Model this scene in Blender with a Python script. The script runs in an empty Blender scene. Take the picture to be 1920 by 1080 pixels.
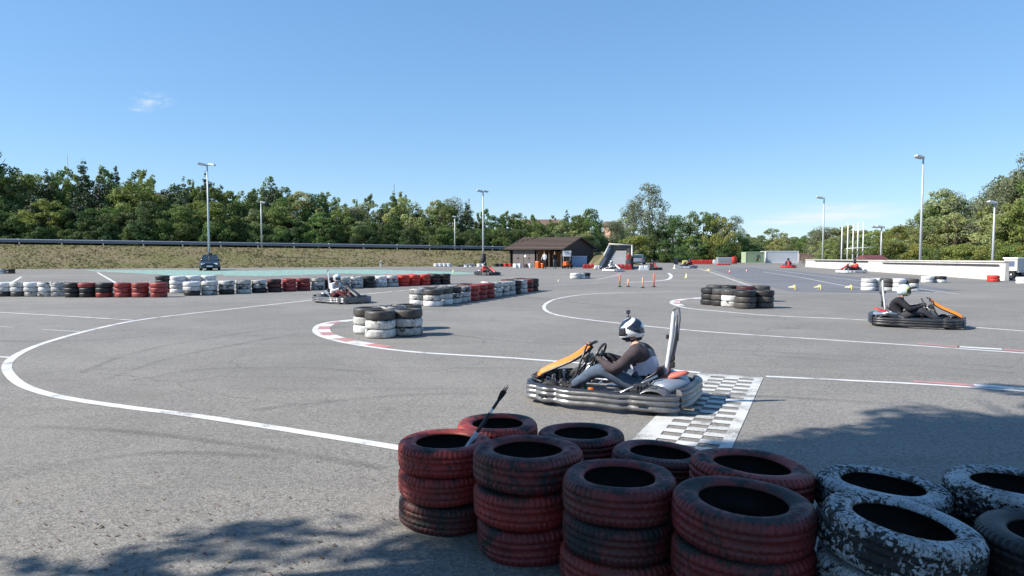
import bpy, math, random
import numpy as np
from mathutils import Vector, Matrix
random.seed(7)
R = math.radians
S = bpy.context.scene
COL = S.collection

# ---------------------------------------------------------------- camera
CAM_H, FPX, PITCH = 1.75, 1300.0, math.atan(68/1300.0)
cd = bpy.data.cameras.new('camera'); cam = bpy.data.objects.new('camera', cd); COL.objects.link(cam)
cd.sensor_width = 36; cd.lens = 36*FPX/1920; cd.clip_start = 0.05; cd.clip_end = 3000
cam.location = (0, 0, CAM_H); cam.rotation_euler = (R(90)-PITCH, 0, 0)
S.camera = cam

# ---------------------------------------------------------------- light
SUN_EL, SUN_AZ = R(39), R(258.5)          # azimuth clockwise from +Y: low left, a little behind the camera
to_sun = Vector((math.cos(SUN_EL)*math.sin(SUN_AZ), math.cos(SUN_EL)*math.cos(SUN_AZ), math.sin(SUN_EL)))
sl = bpy.data.lights.new('sun', 'SUN'); sl.energy = 5.0; sl.angle = R(0.53); sl.color = (1.0, 0.935, 0.84)
so = bpy.data.objects.new('sun', sl); COL.objects.link(so)
so.rotation_euler = to_sun.to_track_quat('Z', 'Y').to_euler()
W = bpy.data.worlds.new('World'); S.world = W; W.use_nodes = True
wt = W.node_tree; wt.nodes.clear()
sky = wt.nodes.new('ShaderNodeTexSky'); sky.sky_type = 'NISHITA'; sky.sun_disc = False
sky.sun_elevation = SUN_EL; sky.sun_rotation = SUN_AZ; sky.altitude = 400; sky.air_density = 1.0; sky.dust_density = 0.0; sky.ozone_density = 2.5
bg = wt.nodes.new('ShaderNodeBackground'); bg.inputs['Strength'].default_value = 0.168
wo = wt.nodes.new('ShaderNodeOutputWorld')
S.view_settings.view_transform = 'Standard'; S.view_settings.look = 'None'
S.view_settings.gamma = 1; S.view_settings.use_curve_mapping = False
S.view_settings.exposure = 0.70

def cloud(col_in, az, el, wid, hei, scale, lo, amount):
    """thin cloud round one direction of the sky: a noise wisp inside a soft ellipse"""
    n, l = wt.nodes, wt.links
    tc = n.new('ShaderNodeTexCoord')
    ctr = Vector((math.sin(R(az))*math.cos(R(el)), math.cos(R(az))*math.cos(R(el)), math.sin(R(el))))
    sub = n.new('ShaderNodeVectorMath'); sub.operation = 'SUBTRACT'; sub.inputs[1].default_value = ctr
    l.new(tc.outputs['Generated'], sub.inputs[0])
    rot = n.new('ShaderNodeVectorRotate'); rot.rotation_type = 'Z_AXIS'; rot.inputs['Angle'].default_value = R(az)
    l.new(sub.outputs[0], rot.inputs['Vector'])
    sc = n.new('ShaderNodeVectorMath'); sc.operation = 'MULTIPLY'; sc.inputs[1].default_value = (1/wid, 1/wid, 1/hei)
    l.new(rot.outputs[0], sc.inputs[0])
    ln = n.new('ShaderNodeVectorMath'); ln.operation = 'LENGTH'; l.new(sc.outputs[0], ln.inputs[0])
    mr = n.new('ShaderNodeMapRange'); mr.interpolation_type = 'SMOOTHSTEP'
    mr.inputs['From Min'].default_value = 0.15; mr.inputs['From Max'].default_value = 1; mr.inputs['To Min'].default_value = 1; mr.inputs['To Max'].default_value = 0
    l.new(ln.outputs['Value'], mr.inputs['Value'])
    nz = n.new('ShaderNodeTexNoise'); nz.inputs['Scale'].default_value = scale; nz.inputs['Detail'].default_value = 6; nz.inputs['Roughness'].default_value = 0.6
    l.new(sc.outputs[0], nz.inputs['Vector'])
    m2 = n.new('ShaderNodeMapRange'); m2.interpolation_type = 'SMOOTHSTEP'; m2.inputs['From Min'].default_value = lo; m2.inputs['From Max'].default_value = lo+0.3
    l.new(nz.outputs[0], m2.inputs['Value'])
    mu = n.new('ShaderNodeMath'); mu.operation = 'MULTIPLY'; l.new(mr.outputs[0], mu.inputs[0]); l.new(m2.outputs[0], mu.inputs[1])
    mv = n.new('ShaderNodeMath'); mv.operation = 'MULTIPLY'; l.new(mu.outputs[0], mv.inputs[0]); mv.inputs[1].default_value = amount
    mx = n.new('ShaderNodeMix'); mx.data_type = 'RGBA'; l.new(mv.outputs[0], mx.inputs['Factor']); l.new(col_in, mx.inputs['A'])
    mx.inputs['B'].default_value = (3.5, 3.6, 3.7, 1)
    return mx.outputs['Result']
gam = wt.nodes.new('ShaderNodeGamma'); gam.inputs['Gamma'].default_value = 0.55; wt.links.new(sky.outputs[0], gam.inputs['Color'])
sat = wt.nodes.new('ShaderNodeHueSaturation'); sat.inputs['Saturation'].default_value = 1.22; tin = wt.nodes.new('ShaderNodeMix'); tin.data_type = 'RGBA'; tin.blend_type = 'MULTIPLY'; tin.inputs['Factor'].default_value = 1; tin.inputs['B'].default_value = (.94, 1.12, 1.34, 1)
wt.links.new(gam.outputs[0], tin.inputs['A']); wt.links.new(tin.outputs['Result'], sat.inputs['Color'])
c = sat.outputs[0]
c = cloud(c, -27.1, 10.9, 0.030, 0.013, 1.6, 0.42, 0.55)
c = cloud(c, -27.9, 10.2, 0.020, 0.006, 1.6, 0.38, 0.35)
c = cloud(c, 25.4, 2.9, 0.10, 0.016, 1.1, 0.32, 0.7)
c = cloud(c, 21.8, 2.4, 0.085, 0.010, 1.3, 0.34, 0.6)
wt.links.new(c, bg.inputs['Color']); wt.links.new(bg.outputs[0], wo.inputs[0])
S.cycles.max_bounces = 5; S.cycles.transparent_max_bounces = 6

# ---------------------------------------------------------------- measuring: a point of the photograph on a level plane
def at(px, py, z=0.0):
    X, Y = (px-960)/FPX, (540-py)/FPX
    r = Vector((X, math.cos(PITCH)+Y*math.sin(PITCH), -math.sin(PITCH)+Y*math.cos(PITCH)))
    t = (z-CAM_H)/r.z
    return Vector((r.x*t, r.y*t, z))
def atd(px, py, d):
    X, Y = (px-960)/FPX, (540-py)/FPX
    r = Vector((X, math.cos(PITCH)+Y*math.sin(PITCH), -math.sin(PITCH)+Y*math.cos(PITCH)))
    t = d/r.y
    return Vector((r.x*t, d, CAM_H+r.z*t))

# ---------------------------------------------------------------- tagging and objects
def tag(o, label=None, cat=None, group=None, kind=None):
    if label: o['label'] = label
    if cat: o['category'] = cat
    if group: o['group'] = group
    if kind: o['kind'] = kind
    return o
def empty(name, loc=(0, 0, 0), rz=0.0):
    o = bpy.data.objects.new(name, None); COL.objects.link(o)
    o.location = loc; o.rotation_euler = (0, 0, rz); o.empty_display_size = .2
    return o
def inst(name, mesh, parent=None, loc=None, rz=None, mat=None):
    o = bpy.data.objects.new(name, mesh); COL.objects.link(o)
    if parent: o.parent = parent
    if loc is not None: o.location = loc
    if rz is not None: o.rotation_euler = (0, 0, rz)
    if mat is not None:
        o.material_slots[0].link = 'OBJECT'; o.material_slots[0].material = mat
    return o

class MB:
    def __init__(s): s.v = []; s.f = []; s.m = []; s.sm = []
    def add(s, vs, fs, mi=0, smooth=False):
        b = len(s.v); s.v += [tuple(p) for p in vs]
        for f in fs: s.f.append(tuple(b+i for i in f)); s.m.append(mi); s.sm.append(smooth)
        return s
    def box(s, c, d, rz=0, mi=0, ry=0, taper=1.0):
        cx, cy, cz = c; hx, hy, hz = d[0]/2, d[1]/2, d[2]/2
        M = Matrix.Rotation(rz, 3, 'Z') @ Matrix.Rotation(ry, 3, 'Y')
        vs = []
        for z in (-hz, hz):
            k = taper if z > 0 else 1
            for x, y in ((-hx*k, -hy*k), (hx*k, -hy*k), (hx*k, hy*k), (-hx*k, hy*k)):
                p = M @ Vector((x, y, z)); vs.append((cx+p.x, cy+p.y, cz+p.z))
        return s.add(vs, [(3, 2, 1, 0), (4, 5, 6, 7), (0, 1, 5, 4), (1, 2, 6, 5), (2, 3, 7, 6), (3, 0, 4, 7)], mi)
    def tube(s, pts, rad, n=8, mi=0, caps=True, flat=1.0):
        pts = [Vector(p) for p in pts]
        if not hasattr(rad, '__len__'): rad = [rad]*len(pts)
        vs = []; up = None
        for i, p in enumerate(pts):
            a = pts[max(0, i-1)]; b = pts[min(len(pts)-1, i+1)]
            t = (b-a).normalized()
            if up is None:
                up = Vector((0, 0, 1)) if abs(t.z) < .9 else Vector((1, 0, 0))
            u = (up - t*up.dot(t)).normalized(); w = t.cross(u); up = u
            for k in range(n):
                g = 2*math.pi*k/n
                vs.append(p + (u*math.cos(g)*flat + w*math.sin(g))*rad[i])
        fs = []
        for i in range(len(pts)-1):
            for k in range(n):
                fs.append((i*n+k, i*n+(k+1) % n, (i+1)*n+(k+1) % n, (i+1)*n+k))
        s.add(vs, fs, mi, True)
        if caps:
            b = len(s.v)-len(vs)
            s.f.append(tuple(b+k for k in range(n))[::-1]); s.m.append(mi); s.sm.append(False)
            s.f.append(tuple(b+(len(pts)-1)*n+k for k in range(n))); s.m.append(mi); s.sm.append(False)
        return s
    def lathe(s, prof, n=24, c=(0, 0, 0), axis='Z', mi=0, closed=False):
        vs = []
        for k in range(n):
            g = 2*math.pi*k/n
            for r, z in prof:
                if axis == 'Z': p = (r*math.cos(g), r*math.sin(g), z)
                else: p = (r*math.cos(g), z, r*math.sin(g))
                vs.append((p[0]+c[0], p[1]+c[1], p[2]+c[2]))
        m = len(prof); fs = []
        for k in range(n):
            k2 = (k+1) % n
            for j in range(m if closed else m-1):
                j2 = (j+1) % m
                fs.append((k*m+j, k2*m+j, k2*m+j2, k*m+j2) if axis == 'Z' else (k*m+j2, k2*m+j2, k2*m+j, k*m+j))
        return s.add(vs, fs, mi, True)
    def prism(s, poly, z0, z1, mi=0):
        n = len(poly); vs = [(x, y, z0) for x, y in poly]+[(x, y, z1) for x, y in poly]
        fs = [tuple(range(n))[::-1], tuple(range(n, 2*n))]+[(i, (i+1) % n, n+(i+1) % n, n+i) for i in range(n)]
        return s.add(vs, fs, mi)
    def mesh(s, name, mats):
        me = bpy.data.meshes.new(name); me.from_pydata(s.v, [], s.f)
        if not isinstance(mats, (list, tuple)): mats = [mats]
        for m in mats: me.materials.append(m)
        me.polygons.foreach_set('material_index', s.m); me.polygons.foreach_set('use_smooth', s.sm)
        me.update(); return me
    def build(s, name, mats, parent=None):
        o = bpy.data.objects.new(name, s.mesh(name, mats)); COL.objects.link(o)
        if parent: o.parent = parent
        return o
def bevel(o, w=0.01, seg=2):
    m = o.modifiers.new('bevel', 'BEVEL'); m.width = w; m.segments = seg; m.limit_method = 'ANGLE'; m.angle_limit = R(35)
    return o

# ---------------------------------------------------------------- materials
def newmat(name):
    m = bpy.data.materials.new(name); m.use_nodes = True
    nt = m.node_tree; b = nt.nodes['Principled BSDF']
    return m, nt, b
def noise(nt, vec, scale, detail=4, rough=.55, dist=0):
    n = nt.nodes.new('ShaderNodeTexNoise'); n.inputs['Scale'].default_value = scale; n.inputs['Detail'].default_value = detail
    n.inputs['Roughness'].default_value = rough; n.inputs['Distortion'].default_value = dist
    if vec is not None: nt.links.new(vec, n.inputs['Vector'])
    return n.outputs[0]
def mrange(nt, v, a, b, c=0.0, d=1.0, smooth=False):
    n = nt.nodes.new('ShaderNodeMapRange')
    if smooth: n.interpolation_type = 'SMOOTHSTEP'
    for k, x in (('From Min', a), ('From Max', b), ('To Min', c), ('To Max', d)): n.inputs[k].default_value = x
    nt.links.new(v, n.inputs['Value']); return n.outputs[0]
def mixc(nt, f, a, b, mode='MIX'):
    n = nt.nodes.new('ShaderNodeMix'); n.data_type = 'RGBA'; n.blend_type = mode
    for k, x in (('Factor', f), ('A', a), ('B', b)):
        sck = n.inputs[k] if k == 'Factor' else [q for q in n.inputs if q.name == k and q.type == 'RGBA'][0]
        if isinstance(x, (int, float)): sck.default_value = x
        elif isinstance(x, (tuple, list)): sck.default_value = tuple(x[:3])+(1,)
        else: nt.links.new(x, sck)
    return [q for q in n.outputs if q.type == 'RGBA'][0]
def mth(nt, op, a, b=0.0):
    n = nt.nodes.new('ShaderNodeMath'); n.operation = op
    for i, x in enumerate((a, b)):
        if isinstance(x, (int, float)): n.inputs[i].default_value = x
        else: nt.links.new(x, n.inputs[i])
    return n.outputs[0]
def coords(nt, kind='Object', scale=None, jitter=False):
    tc = nt.nodes.new('ShaderNodeTexCoord'); v = tc.outputs[kind]
    if jitter:
        oi = nt.nodes.new('ShaderNodeObjectInfo')
        a = nt.nodes.new('ShaderNodeVectorMath'); a.operation = 'SCALE'
        cmb = nt.nodes.new('ShaderNodeCombineXYZ')
        for i, k in enumerate((37.0, 91.0, 53.0)): nt.links.new(mth(nt, 'MULTIPLY', oi.outputs['Random'], k), cmb.inputs[i])
        ad = nt.nodes.new('ShaderNodeVectorMath'); ad.operation = 'ADD'
        nt.links.new(v, ad.inputs[0]); nt.links.new(cmb.outputs[0], ad.inputs[1]); v = ad.outputs[0]
    if scale:
        m = nt.nodes.new('ShaderNodeVectorMath'); m.operation = 'MULTIPLY'; m.inputs[1].default_value = scale
        nt.links.new(v, m.inputs[0]); v = m.outputs[0]
    return v
def bump(nt, b, h, strength=.3, dist=.01):
    n = nt.nodes.new('ShaderNodeBump'); n.inputs['Strength'].default_value = strength; n.inputs['Distance'].default_value = dist
    nt.links.new(h, n.inputs['Height']); nt.links.new(n.outputs[0], b.inputs['Normal'])
def plain(name, col, rough=.6, metal=0.0, var=.25, scale=6.0, coat=0.0, spec=.5, jitter=True):
    m, nt, b = newmat(name)
    v = coords(nt, 'Object', jitter=jitter)
    n1 = noise(nt, v, scale, 5, .6)
    d = [x*(1-var) for x in col]; l = [min(1, x*(1+var*.6)) for x in col]
    nt.links.new(mixc(nt, mrange(nt, n1, .3, .7), d, l), b.inputs['Base Color'])
    nt.links.new(mrange(nt, noise(nt, v, scale*2.3, 3), .3, .7, max(0, rough-.08), min(1, rough+.1)), b.inputs['Roughness'])
    b.inputs['Metallic'].default_value = metal; b.inputs['Specular IOR Level'].default_value = spec
    if coat: b.inputs['Coat Weight'].default_value = coat; b.inputs['Coat Roughness'].default_value = .08
    return m
def glassy(name, col, rough=.06):
    m, nt, b = newmat(name)
    nt.links.new(mixc(nt, noise(nt, coords(nt), 3), col, [x*1.5 for x in col]), b.inputs['Base Color'])
    b.inputs['Roughness'].default_value = rough; b.inputs['Specular IOR Level'].default_value = .8
    return m

def sepy(nt, nz, p):
    a = nt.nodes.new('ShaderNodeSeparateXYZ'); nt.links.new(p, a.inputs[0]); q = nt.nodes.new('ShaderNodeSeparateColor'); nt.links.new(nz.outputs['Color'], q.inputs[0])
    return mth(nt, 'ADD', mth(nt, 'ADD', a.outputs[1], mth(nt, 'MULTIPLY', a.outputs[0], .05)), mth(nt, 'MULTIPLY', q.outputs[0], .12))
def asphalt_mat(name, base, patchy=1.0, bluish=0.0):
    m, nt, b = newmat(name)
    g = nt.nodes.new('ShaderNodeNewGeometry'); p = g.outputs['Position']
    def sc(s):
        k = nt.nodes.new('ShaderNodeVectorMath'); k.operation = 'MULTIPLY'; k.inputs[1].default_value = s; nt.links.new(p, k.inputs[0]); return k.outputs[0]
    big = noise(nt, sc((.05, .16, 1)), 1, 6, .6, .6)
    mid = noise(nt, p, 1.1, 6, .65)
    vor = nt.nodes.new('ShaderNodeTexVoronoi'); vor.inputs['Scale'].default_value = 62; nt.links.new(p, vor.inputs['Vector'])
    fine = noise(nt, p, 95, 3, .7)
    c1 = mixc(nt, mrange(nt, big, .36, .64), [x*.90 for x in base], [x*1.10 for x in base])
    c2 = mixc(nt, mrange(nt, mid, .3, .75), c1, (.9, .9, .93), 'MULTIPLY')
    # aggregate: pale and dark stones
    bw = nt.nodes.new('ShaderNodeSeparateColor'); nt.links.new(vor.outputs['Color'], bw.inputs[0])
    stone = mth(nt, 'MULTIPLY', mrange(nt, bw.outputs[0], 0, 1, .60, 1.40), mrange(nt, noise(nt, p, 26, 3, .7), .3, .7, .82, 1.18))
    cc = nt.nodes.new('ShaderNodeCombineColor')
    for i in range(3): nt.links.new(stone, cc.inputs[i])
    c3 = mixc(nt, .85, c2, cc.outputs[0], 'MULTIPLY')
    c3 = mixc(nt, mrange(nt, fine, .56, .68), c3, [x*.55 for x in base])
    # tar stained spots and rubber streaks running with the track
    spot = noise(nt, sc((.9, 1.3, 1)), 1, 5, .7, 1.2)
    c4 = mixc(nt, mrange(nt, spot, .60, .74, 0, .50), c3, [x*.45 for x in base])
    wide = noise(nt, sc((.22, .30, 1)), 1, 5, .6, 1.5)
    c4 = mixc(nt, mrange(nt, wide, .50, .66, 0, .42), c4, [x*.72 for x in base])
    c4 = mixc(nt, mrange(nt, wide, .47, .33, 0, .45), c4, [x*1.16 for x in base])
    streak = noise(nt, sc((.16, 2.4, 1)), 1, 4, .6, .4)
    c5 = mixc(nt, mrange(nt, streak, .56, .72, 0, .30*patchy), c4, [x*.5 for x in base])
    # repair cracks
    vc = nt.nodes.new('ShaderNodeTexVoronoi'); vc.feature = 'DISTANCE_TO_EDGE'; vc.inputs['Scale'].default_value = .16
    wob = nt.nodes.new('ShaderNodeVectorMath'); wob.operation = 'ADD'
    nzv = nt.nodes.new('ShaderNodeTexNoise'); nzv.inputs['Scale'].default_value = .9; nzv.inputs['Detail'].default_value = 6; nt.links.new(p, nzv.inputs['Vector'])
    nt.links.new(p, wob.inputs[0]); nt.links.new(nzv.outputs['Color'], wob.inputs[1]); nt.links.new(wob.outputs[0], vc.inputs['Vector'])
    crack = mth(nt, 'MULTIPLY', mrange(nt, vc.outputs['Distance'], 0, .004, 1, 0), mrange(nt, noise(nt, p, .35, 3), .45, .6, 0, .55))
    c6 = mixc(nt, crack, c5, [x*.35 for x in base])
    if bluish: c6 = mixc(nt, bluish, c6, (.8, .92, 1.2), 'MULTIPLY')
    seam = mrange(nt, mth(nt, 'ABSOLUTE', mth(nt, 'SUBTRACT', mth(nt, 'FRACT', mth(nt, 'ADD', mth(nt, 'MULTIPLY', sepy(nt, nzv, p), .118), .31)), .5)), 0, .0022, .45, 0)
    c6 = mixc(nt, seam, c6, [x*.5 for x in base])
    nt.links.new(c6, b.inputs['Base Color'])
    b.inputs['Roughness'].default_value = .82; b.inputs['Specular IOR Level'].default_value = .35
    hs = mth(nt, 'ADD', vor.outputs['Distance'], mth(nt, 'MULTIPLY', fine, .6))
    bump(nt, b, hs, .55, .006)
    return m
M = {}
ASPH = (.224, .212, .192)
M['asphalt'] = asphalt_mat('asphalt', ASPH)
M['asphalt_dark'] = asphalt_mat('resurfaced_asphalt', (.165, .168, .178))
def skid_mat():
    m, nt, b = newmat('rubber_skid')
    g = nt.nodes.new('ShaderNodeNewGeometry'); p = g.outputs['Position']
    tc = nt.nodes.new('ShaderNodeTexCoord')
    n1 = mth(nt, 'MULTIPLY', mrange(nt, noise(nt, p, .5, 4), .35, .62, 0, 1), mrange(nt, noise(nt, p, 45, 4, .7), .3, .6, .25, 1))
    uv = nt.nodes.new('ShaderNodeSeparateXYZ'); nt.links.new(tc.outputs['UV'], uv.inputs[0])
    edge = mth(nt, 'MULTIPLY', mrange(nt, uv.outputs[1], 0, .3, 0, 1, True), mrange(nt, uv.outputs[1], 1, .7, 0, 1, True))
    b.inputs['Base Color'].default_value = (.045, .045, .048, 1); b.inputs['Roughness'].default_value = .7
    t = nt.nodes.new('ShaderNodeBsdfTransparent'); mx = nt.nodes.new('ShaderNodeMixShader')
    nt.links.new(mth(nt, 'MULTIPLY', mth(nt, 'MULTIPLY', n1, edge), .26), mx.inputs[0]); nt.links.new(t.outputs[0], mx.inputs[1]); nt.links.new(b.outputs[0], mx.inputs[2])
    nt.links.new(mx.outputs[0], nt.nodes['Material Output'].inputs[0]); return m
def paint_mat(name, col, wear=.5):
    m, nt, b = newmat(name)
    g = nt.nodes.new('ShaderNodeNewGeometry'); p = g.outputs['Position']
    w = mth(nt, 'ADD', mth(nt, 'MULTIPLY', noise(nt, p, 2.2, 5, .6), .6), mth(nt, 'MULTIPLY', noise(nt, p, 60, 4, .7), .4))
    f = mrange(nt, w, .5+(.5-wear)*.25, .6+(.5-wear)*.25)
    c1 = mixc(nt, mrange(nt, noise(nt, p, 5, 4), .3, .7), [x*.85 for x in col], col)
    nt.links.new(mixc(nt, f, c1, ASPH), b.inputs['Base Color']); b.inputs['Roughness'].default_value = .6
    bump(nt, b, noise(nt, p, 80, 3), .4, .004)
    return m
M['paint_white'] = paint_mat('white_road_paint', (.70, .70, .69), .40)
M['paint_old'] = paint_mat('faded_road_paint', (.5, .5, .5), .52)
M['paint_red'] = paint_mat('red_road_paint', (.52, .23, .22), .52)
M['paint_check'] = paint_mat('start_line_paint', (.62, .62, .60), .50)
M['skid'] = skid_mat()
M['paint_green'] = paint_mat('green_surface_paint', (.26, .48, .40), .62)

def grass_mat(name, dry, green, scale=1.0):
    m, nt, b = newmat(name)
    g = nt.nodes.new('ShaderNodeNewGeometry'); p = g.outputs['Position']
    k = nt.nodes.new('ShaderNodeVectorMath'); k.operation = 'MULTIPLY'; k.inputs[1].default_value = (.25, .5, 2.6); nt.links.new(p, k.inputs[0])
    a = noise(nt, k.outputs[0], .8*scale, 6, .6, .5); f = noise(nt, p, 5.0*scale, 5, .7); w = noise(nt, p, .22, 4, .6)
    c1 = mixc(nt, mrange(nt, mth(nt, 'ADD', mth(nt, 'MULTIPLY', a, .6), mth(nt, 'MULTIPLY', w, .4)), .40, .60), dry, green)
    c2 = mixc(nt, mrange(nt, f, .35, .6, .40, 0), c1, [x*.5 for x in dry])
    c3 = mixc(nt, mrange(nt, f, .55, .8, 0, .35), c2, [min(1, x*1.5) for x in dry])
    nt.links.new(c3, b.inputs['Base Color']); b.inputs['Roughness'].default_value = .95; b.inputs['Specular IOR Level'].default_value = .1
    bump(nt, b, f, .5, .08)
    return m
M['bank'] = grass_mat('dry_grass', (.205, .165, .105), (.150, .150, .062))
def blade_mat():
    m, nt, b = newmat('grass_blades')
    g = nt.nodes.new('ShaderNodeNewGeometry'); c_ = mixc(nt, g.outputs['Random Per Island'], (.24, .20, .12), (.17, .18, .075))
    nt.links.new(c_, b.inputs['Base Color']); b.inputs['Roughness'].default_value = .9
    t = nt.nodes.new('ShaderNodeBsdfTranslucent'); nt.links.new(c_, t.inputs['Color']); mx = nt.nodes.new('ShaderNodeMixShader'); mx.inputs[0].default_value = .55
    nt.links.new(b.outputs[0], mx.inputs[1]); nt.links.new(t.outputs[0], mx.inputs[2]); nt.links.new(mx.outputs[0], nt.nodes['Material Output'].inputs[0]); return m
M['blades'] = blade_mat()
M['field'] = grass_mat('field_grass', (.10, .095, .045), (.06, .085, .03))
M['galv'] = plain('galvanised_steel', (.42, .44, .46), .45, .5, .15)
M['rail_blue'] = plain('guardrail_steel', (.20, .225, .275), .55, .3, .2)
M['pole_grey'] = plain('lamp_post_steel', (.50, .53, .54), .5, .3, .1)
M['black_pad'] = plain('black_padding', (.02, .02, .022), .7)
M['concrete'] = plain('pale_concrete', (.56, .54, .50), .9, 0, .18, 1.4, jitter=False)
M['white_paint'] = plain('white_paint', (.74, .75, .76), .5, 0, .08)
M['rubber'] = plain('black_rubber', (.018, .018, .019), .72)
M['plastic_black'] = plain('black_plastic', (.03, .031, .034), .36, 0, .2, 9, spec=.6)
M['bumper_grey'] = plain('scuffed_grey_bumper', (.19, .19, .195), .32, .35, .35, 7, spec=.8)
M['orange'] = plain('orange_fairing', (.85, .25, .015), .35, 0, .1, coat=.4)
M['orange2'] = plain('dark_orange_plastic', (.75, .12, .01), .4, 0, .1)
M['red'] = plain('red_plastic', (.45, .035, .03), .45, 0, .15)
M['brightred'] = plain('bright_red_plastic', (.62, .05, .035), .45, 0, .15)
M['steel'] = plain('brushed_steel', (.55, .56, .58), .28, .85, .12)
M['dark_metal'] = plain('dark_metal', (.07, .075, .09), .4, .6, .2)
M['white_blade'] = plain('white_blade', (.68, .69, .72), .35, 0, .08)
M['smoke'] = plain('smoked_plastic', (.16, .17, .19), .3, 0, .1)
M['cover_red'] = plain('faded_red_cover', (.50, .13, .10), .5, 0, .2)
M['bluegrey'] = plain('blue_grey_shell', (.20, .25, .32), .35, .1, .2)
# ================================================================ setting
def sheet(name, poly, z, mat, label=None):
    me = bpy.data.meshes.new(name); me.from_pydata([(p[0], p[1], z) for p in poly], [], [tuple(range(len(poly)))])
    me.materials.append(mat); me.update()
    n = me.polygons[0].normal
    if n.z < 0: me.flip_normals()
    o = bpy.data.objects.new(name, me); COL.objects.link(o); tag(o, label, None, None, 'structure')
    return o
sheet('ground', [(-900, -300), (900, -300), (900, 1500), (-900, 1500)], -.05, M['field'], 'grassland around and beyond the asphalt')
sheet('asphalt', [(-110, -30), (60, -30), (60, 137), (15, 170), (-110, 137)], 0.0, M['asphalt'], 'pale grey worn asphalt of the kart circuit')

def smooth_path(pts, per=6):
    P = [Vector((p[0], p[1])) for p in pts]; out = []
    for i in range(len(P)-1):
        a = P[max(i-1, 0)]; b = P[i]; c_ = P[i+1]; d = P[min(i+2, len(P)-1)]
        for k in range(per):
            t = k/per; t2 = t*t; t3 = t2*t
            out.append(.5*((2*b)+(-a+c_)*t+(2*a-5*b+4*c_-d)*t2+(-a+3*b-3*c_+d)*t3))
    out.append(P[-1]); return out
def ribbon(pts, o0, o1):
    """flat band between two sideways offsets of a path"""
    L = []; Rr = []
    for i, p in enumerate(pts):
        t = (pts[min(i+1, len(pts)-1)]-pts[max(i-1, 0)]).normalized(); n = Vector((-t.y, t.x))
        L.append(p+n*o0); Rr.append(p+n*o1)
    return L, Rr
def line(name, pix, w, mat, z=.004, per=6, label=None, world=False, off=0.0):
    pts = smooth_path([p if world else at(*p) for p in pix], per)
    L, Rr = ribbon(pts, off+w/2, off-w/2)
    n = len(pts); vs = [(p.x, p.y, z) for p in L]+[(p.x, p.y, z) for p in Rr]
    me = bpy.data.meshes.new(name); me.from_pydata(vs, [], [(n+i, n+i+1, i+1, i) for i in range(n-1)]); me.materials.append(mat); me.update()
    o = bpy.data.objects.new(name, me); COL.objects.link(o); tag(o, label, None, None, 'structure')
    return pts
L1 = [(800, 849), (735, 838), (600, 816), (480, 797), (360, 779), (240, 764), (150, 751), (90, 739), (42, 722), (18, 702), (13, 686), (24, 671), (55, 654), (100, 638), (170, 619), (250, 602), (340, 590), (430, 580), (520, 570), (600, 561), (700, 550), (800, 541), (900, 533), (1000, 528)]
line('white_line', L1, .13, M['paint_white'], label='long curved white edge line sweeping across the left')
line('white_line', [(-60, 581), (0, 586), (120, 593), (250, 601)], .10, M['paint_white'], z=.008, label='straight white line joining the left curve')
line('white_line', [(-10, 612), (28, 614)], .09, M['paint_old'], label='short faded white dash at the left edge')
line('white_line', [(80, 618), (150, 622)], .09, M['paint_old'], label='short faded white dash before the left curve')
line('white_line', [(-40, 668), (22, 671)], .10, M['paint_white'], z=.008, label='short white stub meeting the left curve')
H1 = [(1312, 699), (1200, 689), (1100, 682), (950, 671), (800, 662), (720, 654), (650, 643), (610, 633), (594, 625), (591, 617), (600, 609), (625, 603), (670, 599), (740, 597)]
p1 = line('white_line', H1, .12, M['paint_white'], label='white hairpin line around the nearest tyre island')
# red and white blocks painted inside the first hairpin
def kerb_blocks(pts, s0, s1, n, off, w, label, first=0):
    L = [0]
    for i in range(len(pts)-1): L.append(L[-1]+(pts[i+1]-pts[i]).length)
    def P(s):
        for i in range(len(L)-1):
            if L[i+1] >= s:
                k = (s-L[i])/(L[i+1]-L[i]); t = (pts[i+1]-pts[i]).normalized(); return pts[i].lerp(pts[i+1], k), Vector((-t.y, t.x))
        t = (pts[-1]-pts[-2]).normalized(); return pts[-1], Vector((-t.y, t.x))
    tot = L[-1]
    for b in range(n):
        mb = MB(); K = 5
        a0 = (s0+(s1-s0)*b/n)*tot; a1 = (s0+(s1-s0)*(b+1)/n)*tot
        vs = []
        for k in range(K+1):
            q, nn = P(a0+(a1-a0)*k/K); vs += [(q+nn*off).to_3d()+Vector((0, 0, .004)), (q+nn*(off+w)).to_3d()+Vector((0, 0, .004))]
        mb.add(vs, [(2*k, 2*k+2, 2*k+3, 2*k+1) for k in range(K)])
        red = (b+first) % 2 == 0
        tag(mb.build('kerb_block', M['paint_red'] if red else M['paint_white']), label, None, None, 'structure')
kerb_blocks(p1, .44, .97, 11, -.065, -.26, 'red and white painted kerb block inside a hairpin')
line('white_line', [(1436, 706), (1600, 714), (1720, 720), (1830, 727), (1960, 737)], .10, M['paint_white'], label='white line running right from the chequered strip')
line('kerb_band', [(1715, 718), (1830, 726)], .16, M['paint_red'], z=.004, off=.13, label='faded red band beside the line right of the start')
line('kerb_band', [(1830, 726), (1960, 735)], .18, M['paint_white'], z=.004, off=.14, label='white band beside the line right of the start')
H2 = [(1960, 665), (1800, 654), (1700, 647), (1500, 634), (1300, 620), (1150, 605), (1062, 594), (1030, 586), (1020, 577), (1026, 568), (1046, 560), (1090, 553), (1160, 549), (1260, 547)]
line('white_line', H2, .11, M['paint_white'], label='long white line of the second hairpin')
line('kerb_band', [(1718, 646), (1796, 652)], .18, M['paint_red'], off=.15, label='red band on the second hairpin line')
line('kerb_band', [(1796, 652), (1880, 657)], .18, M['paint_white'], off=.15, label='white band on the second hairpin line')
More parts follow.
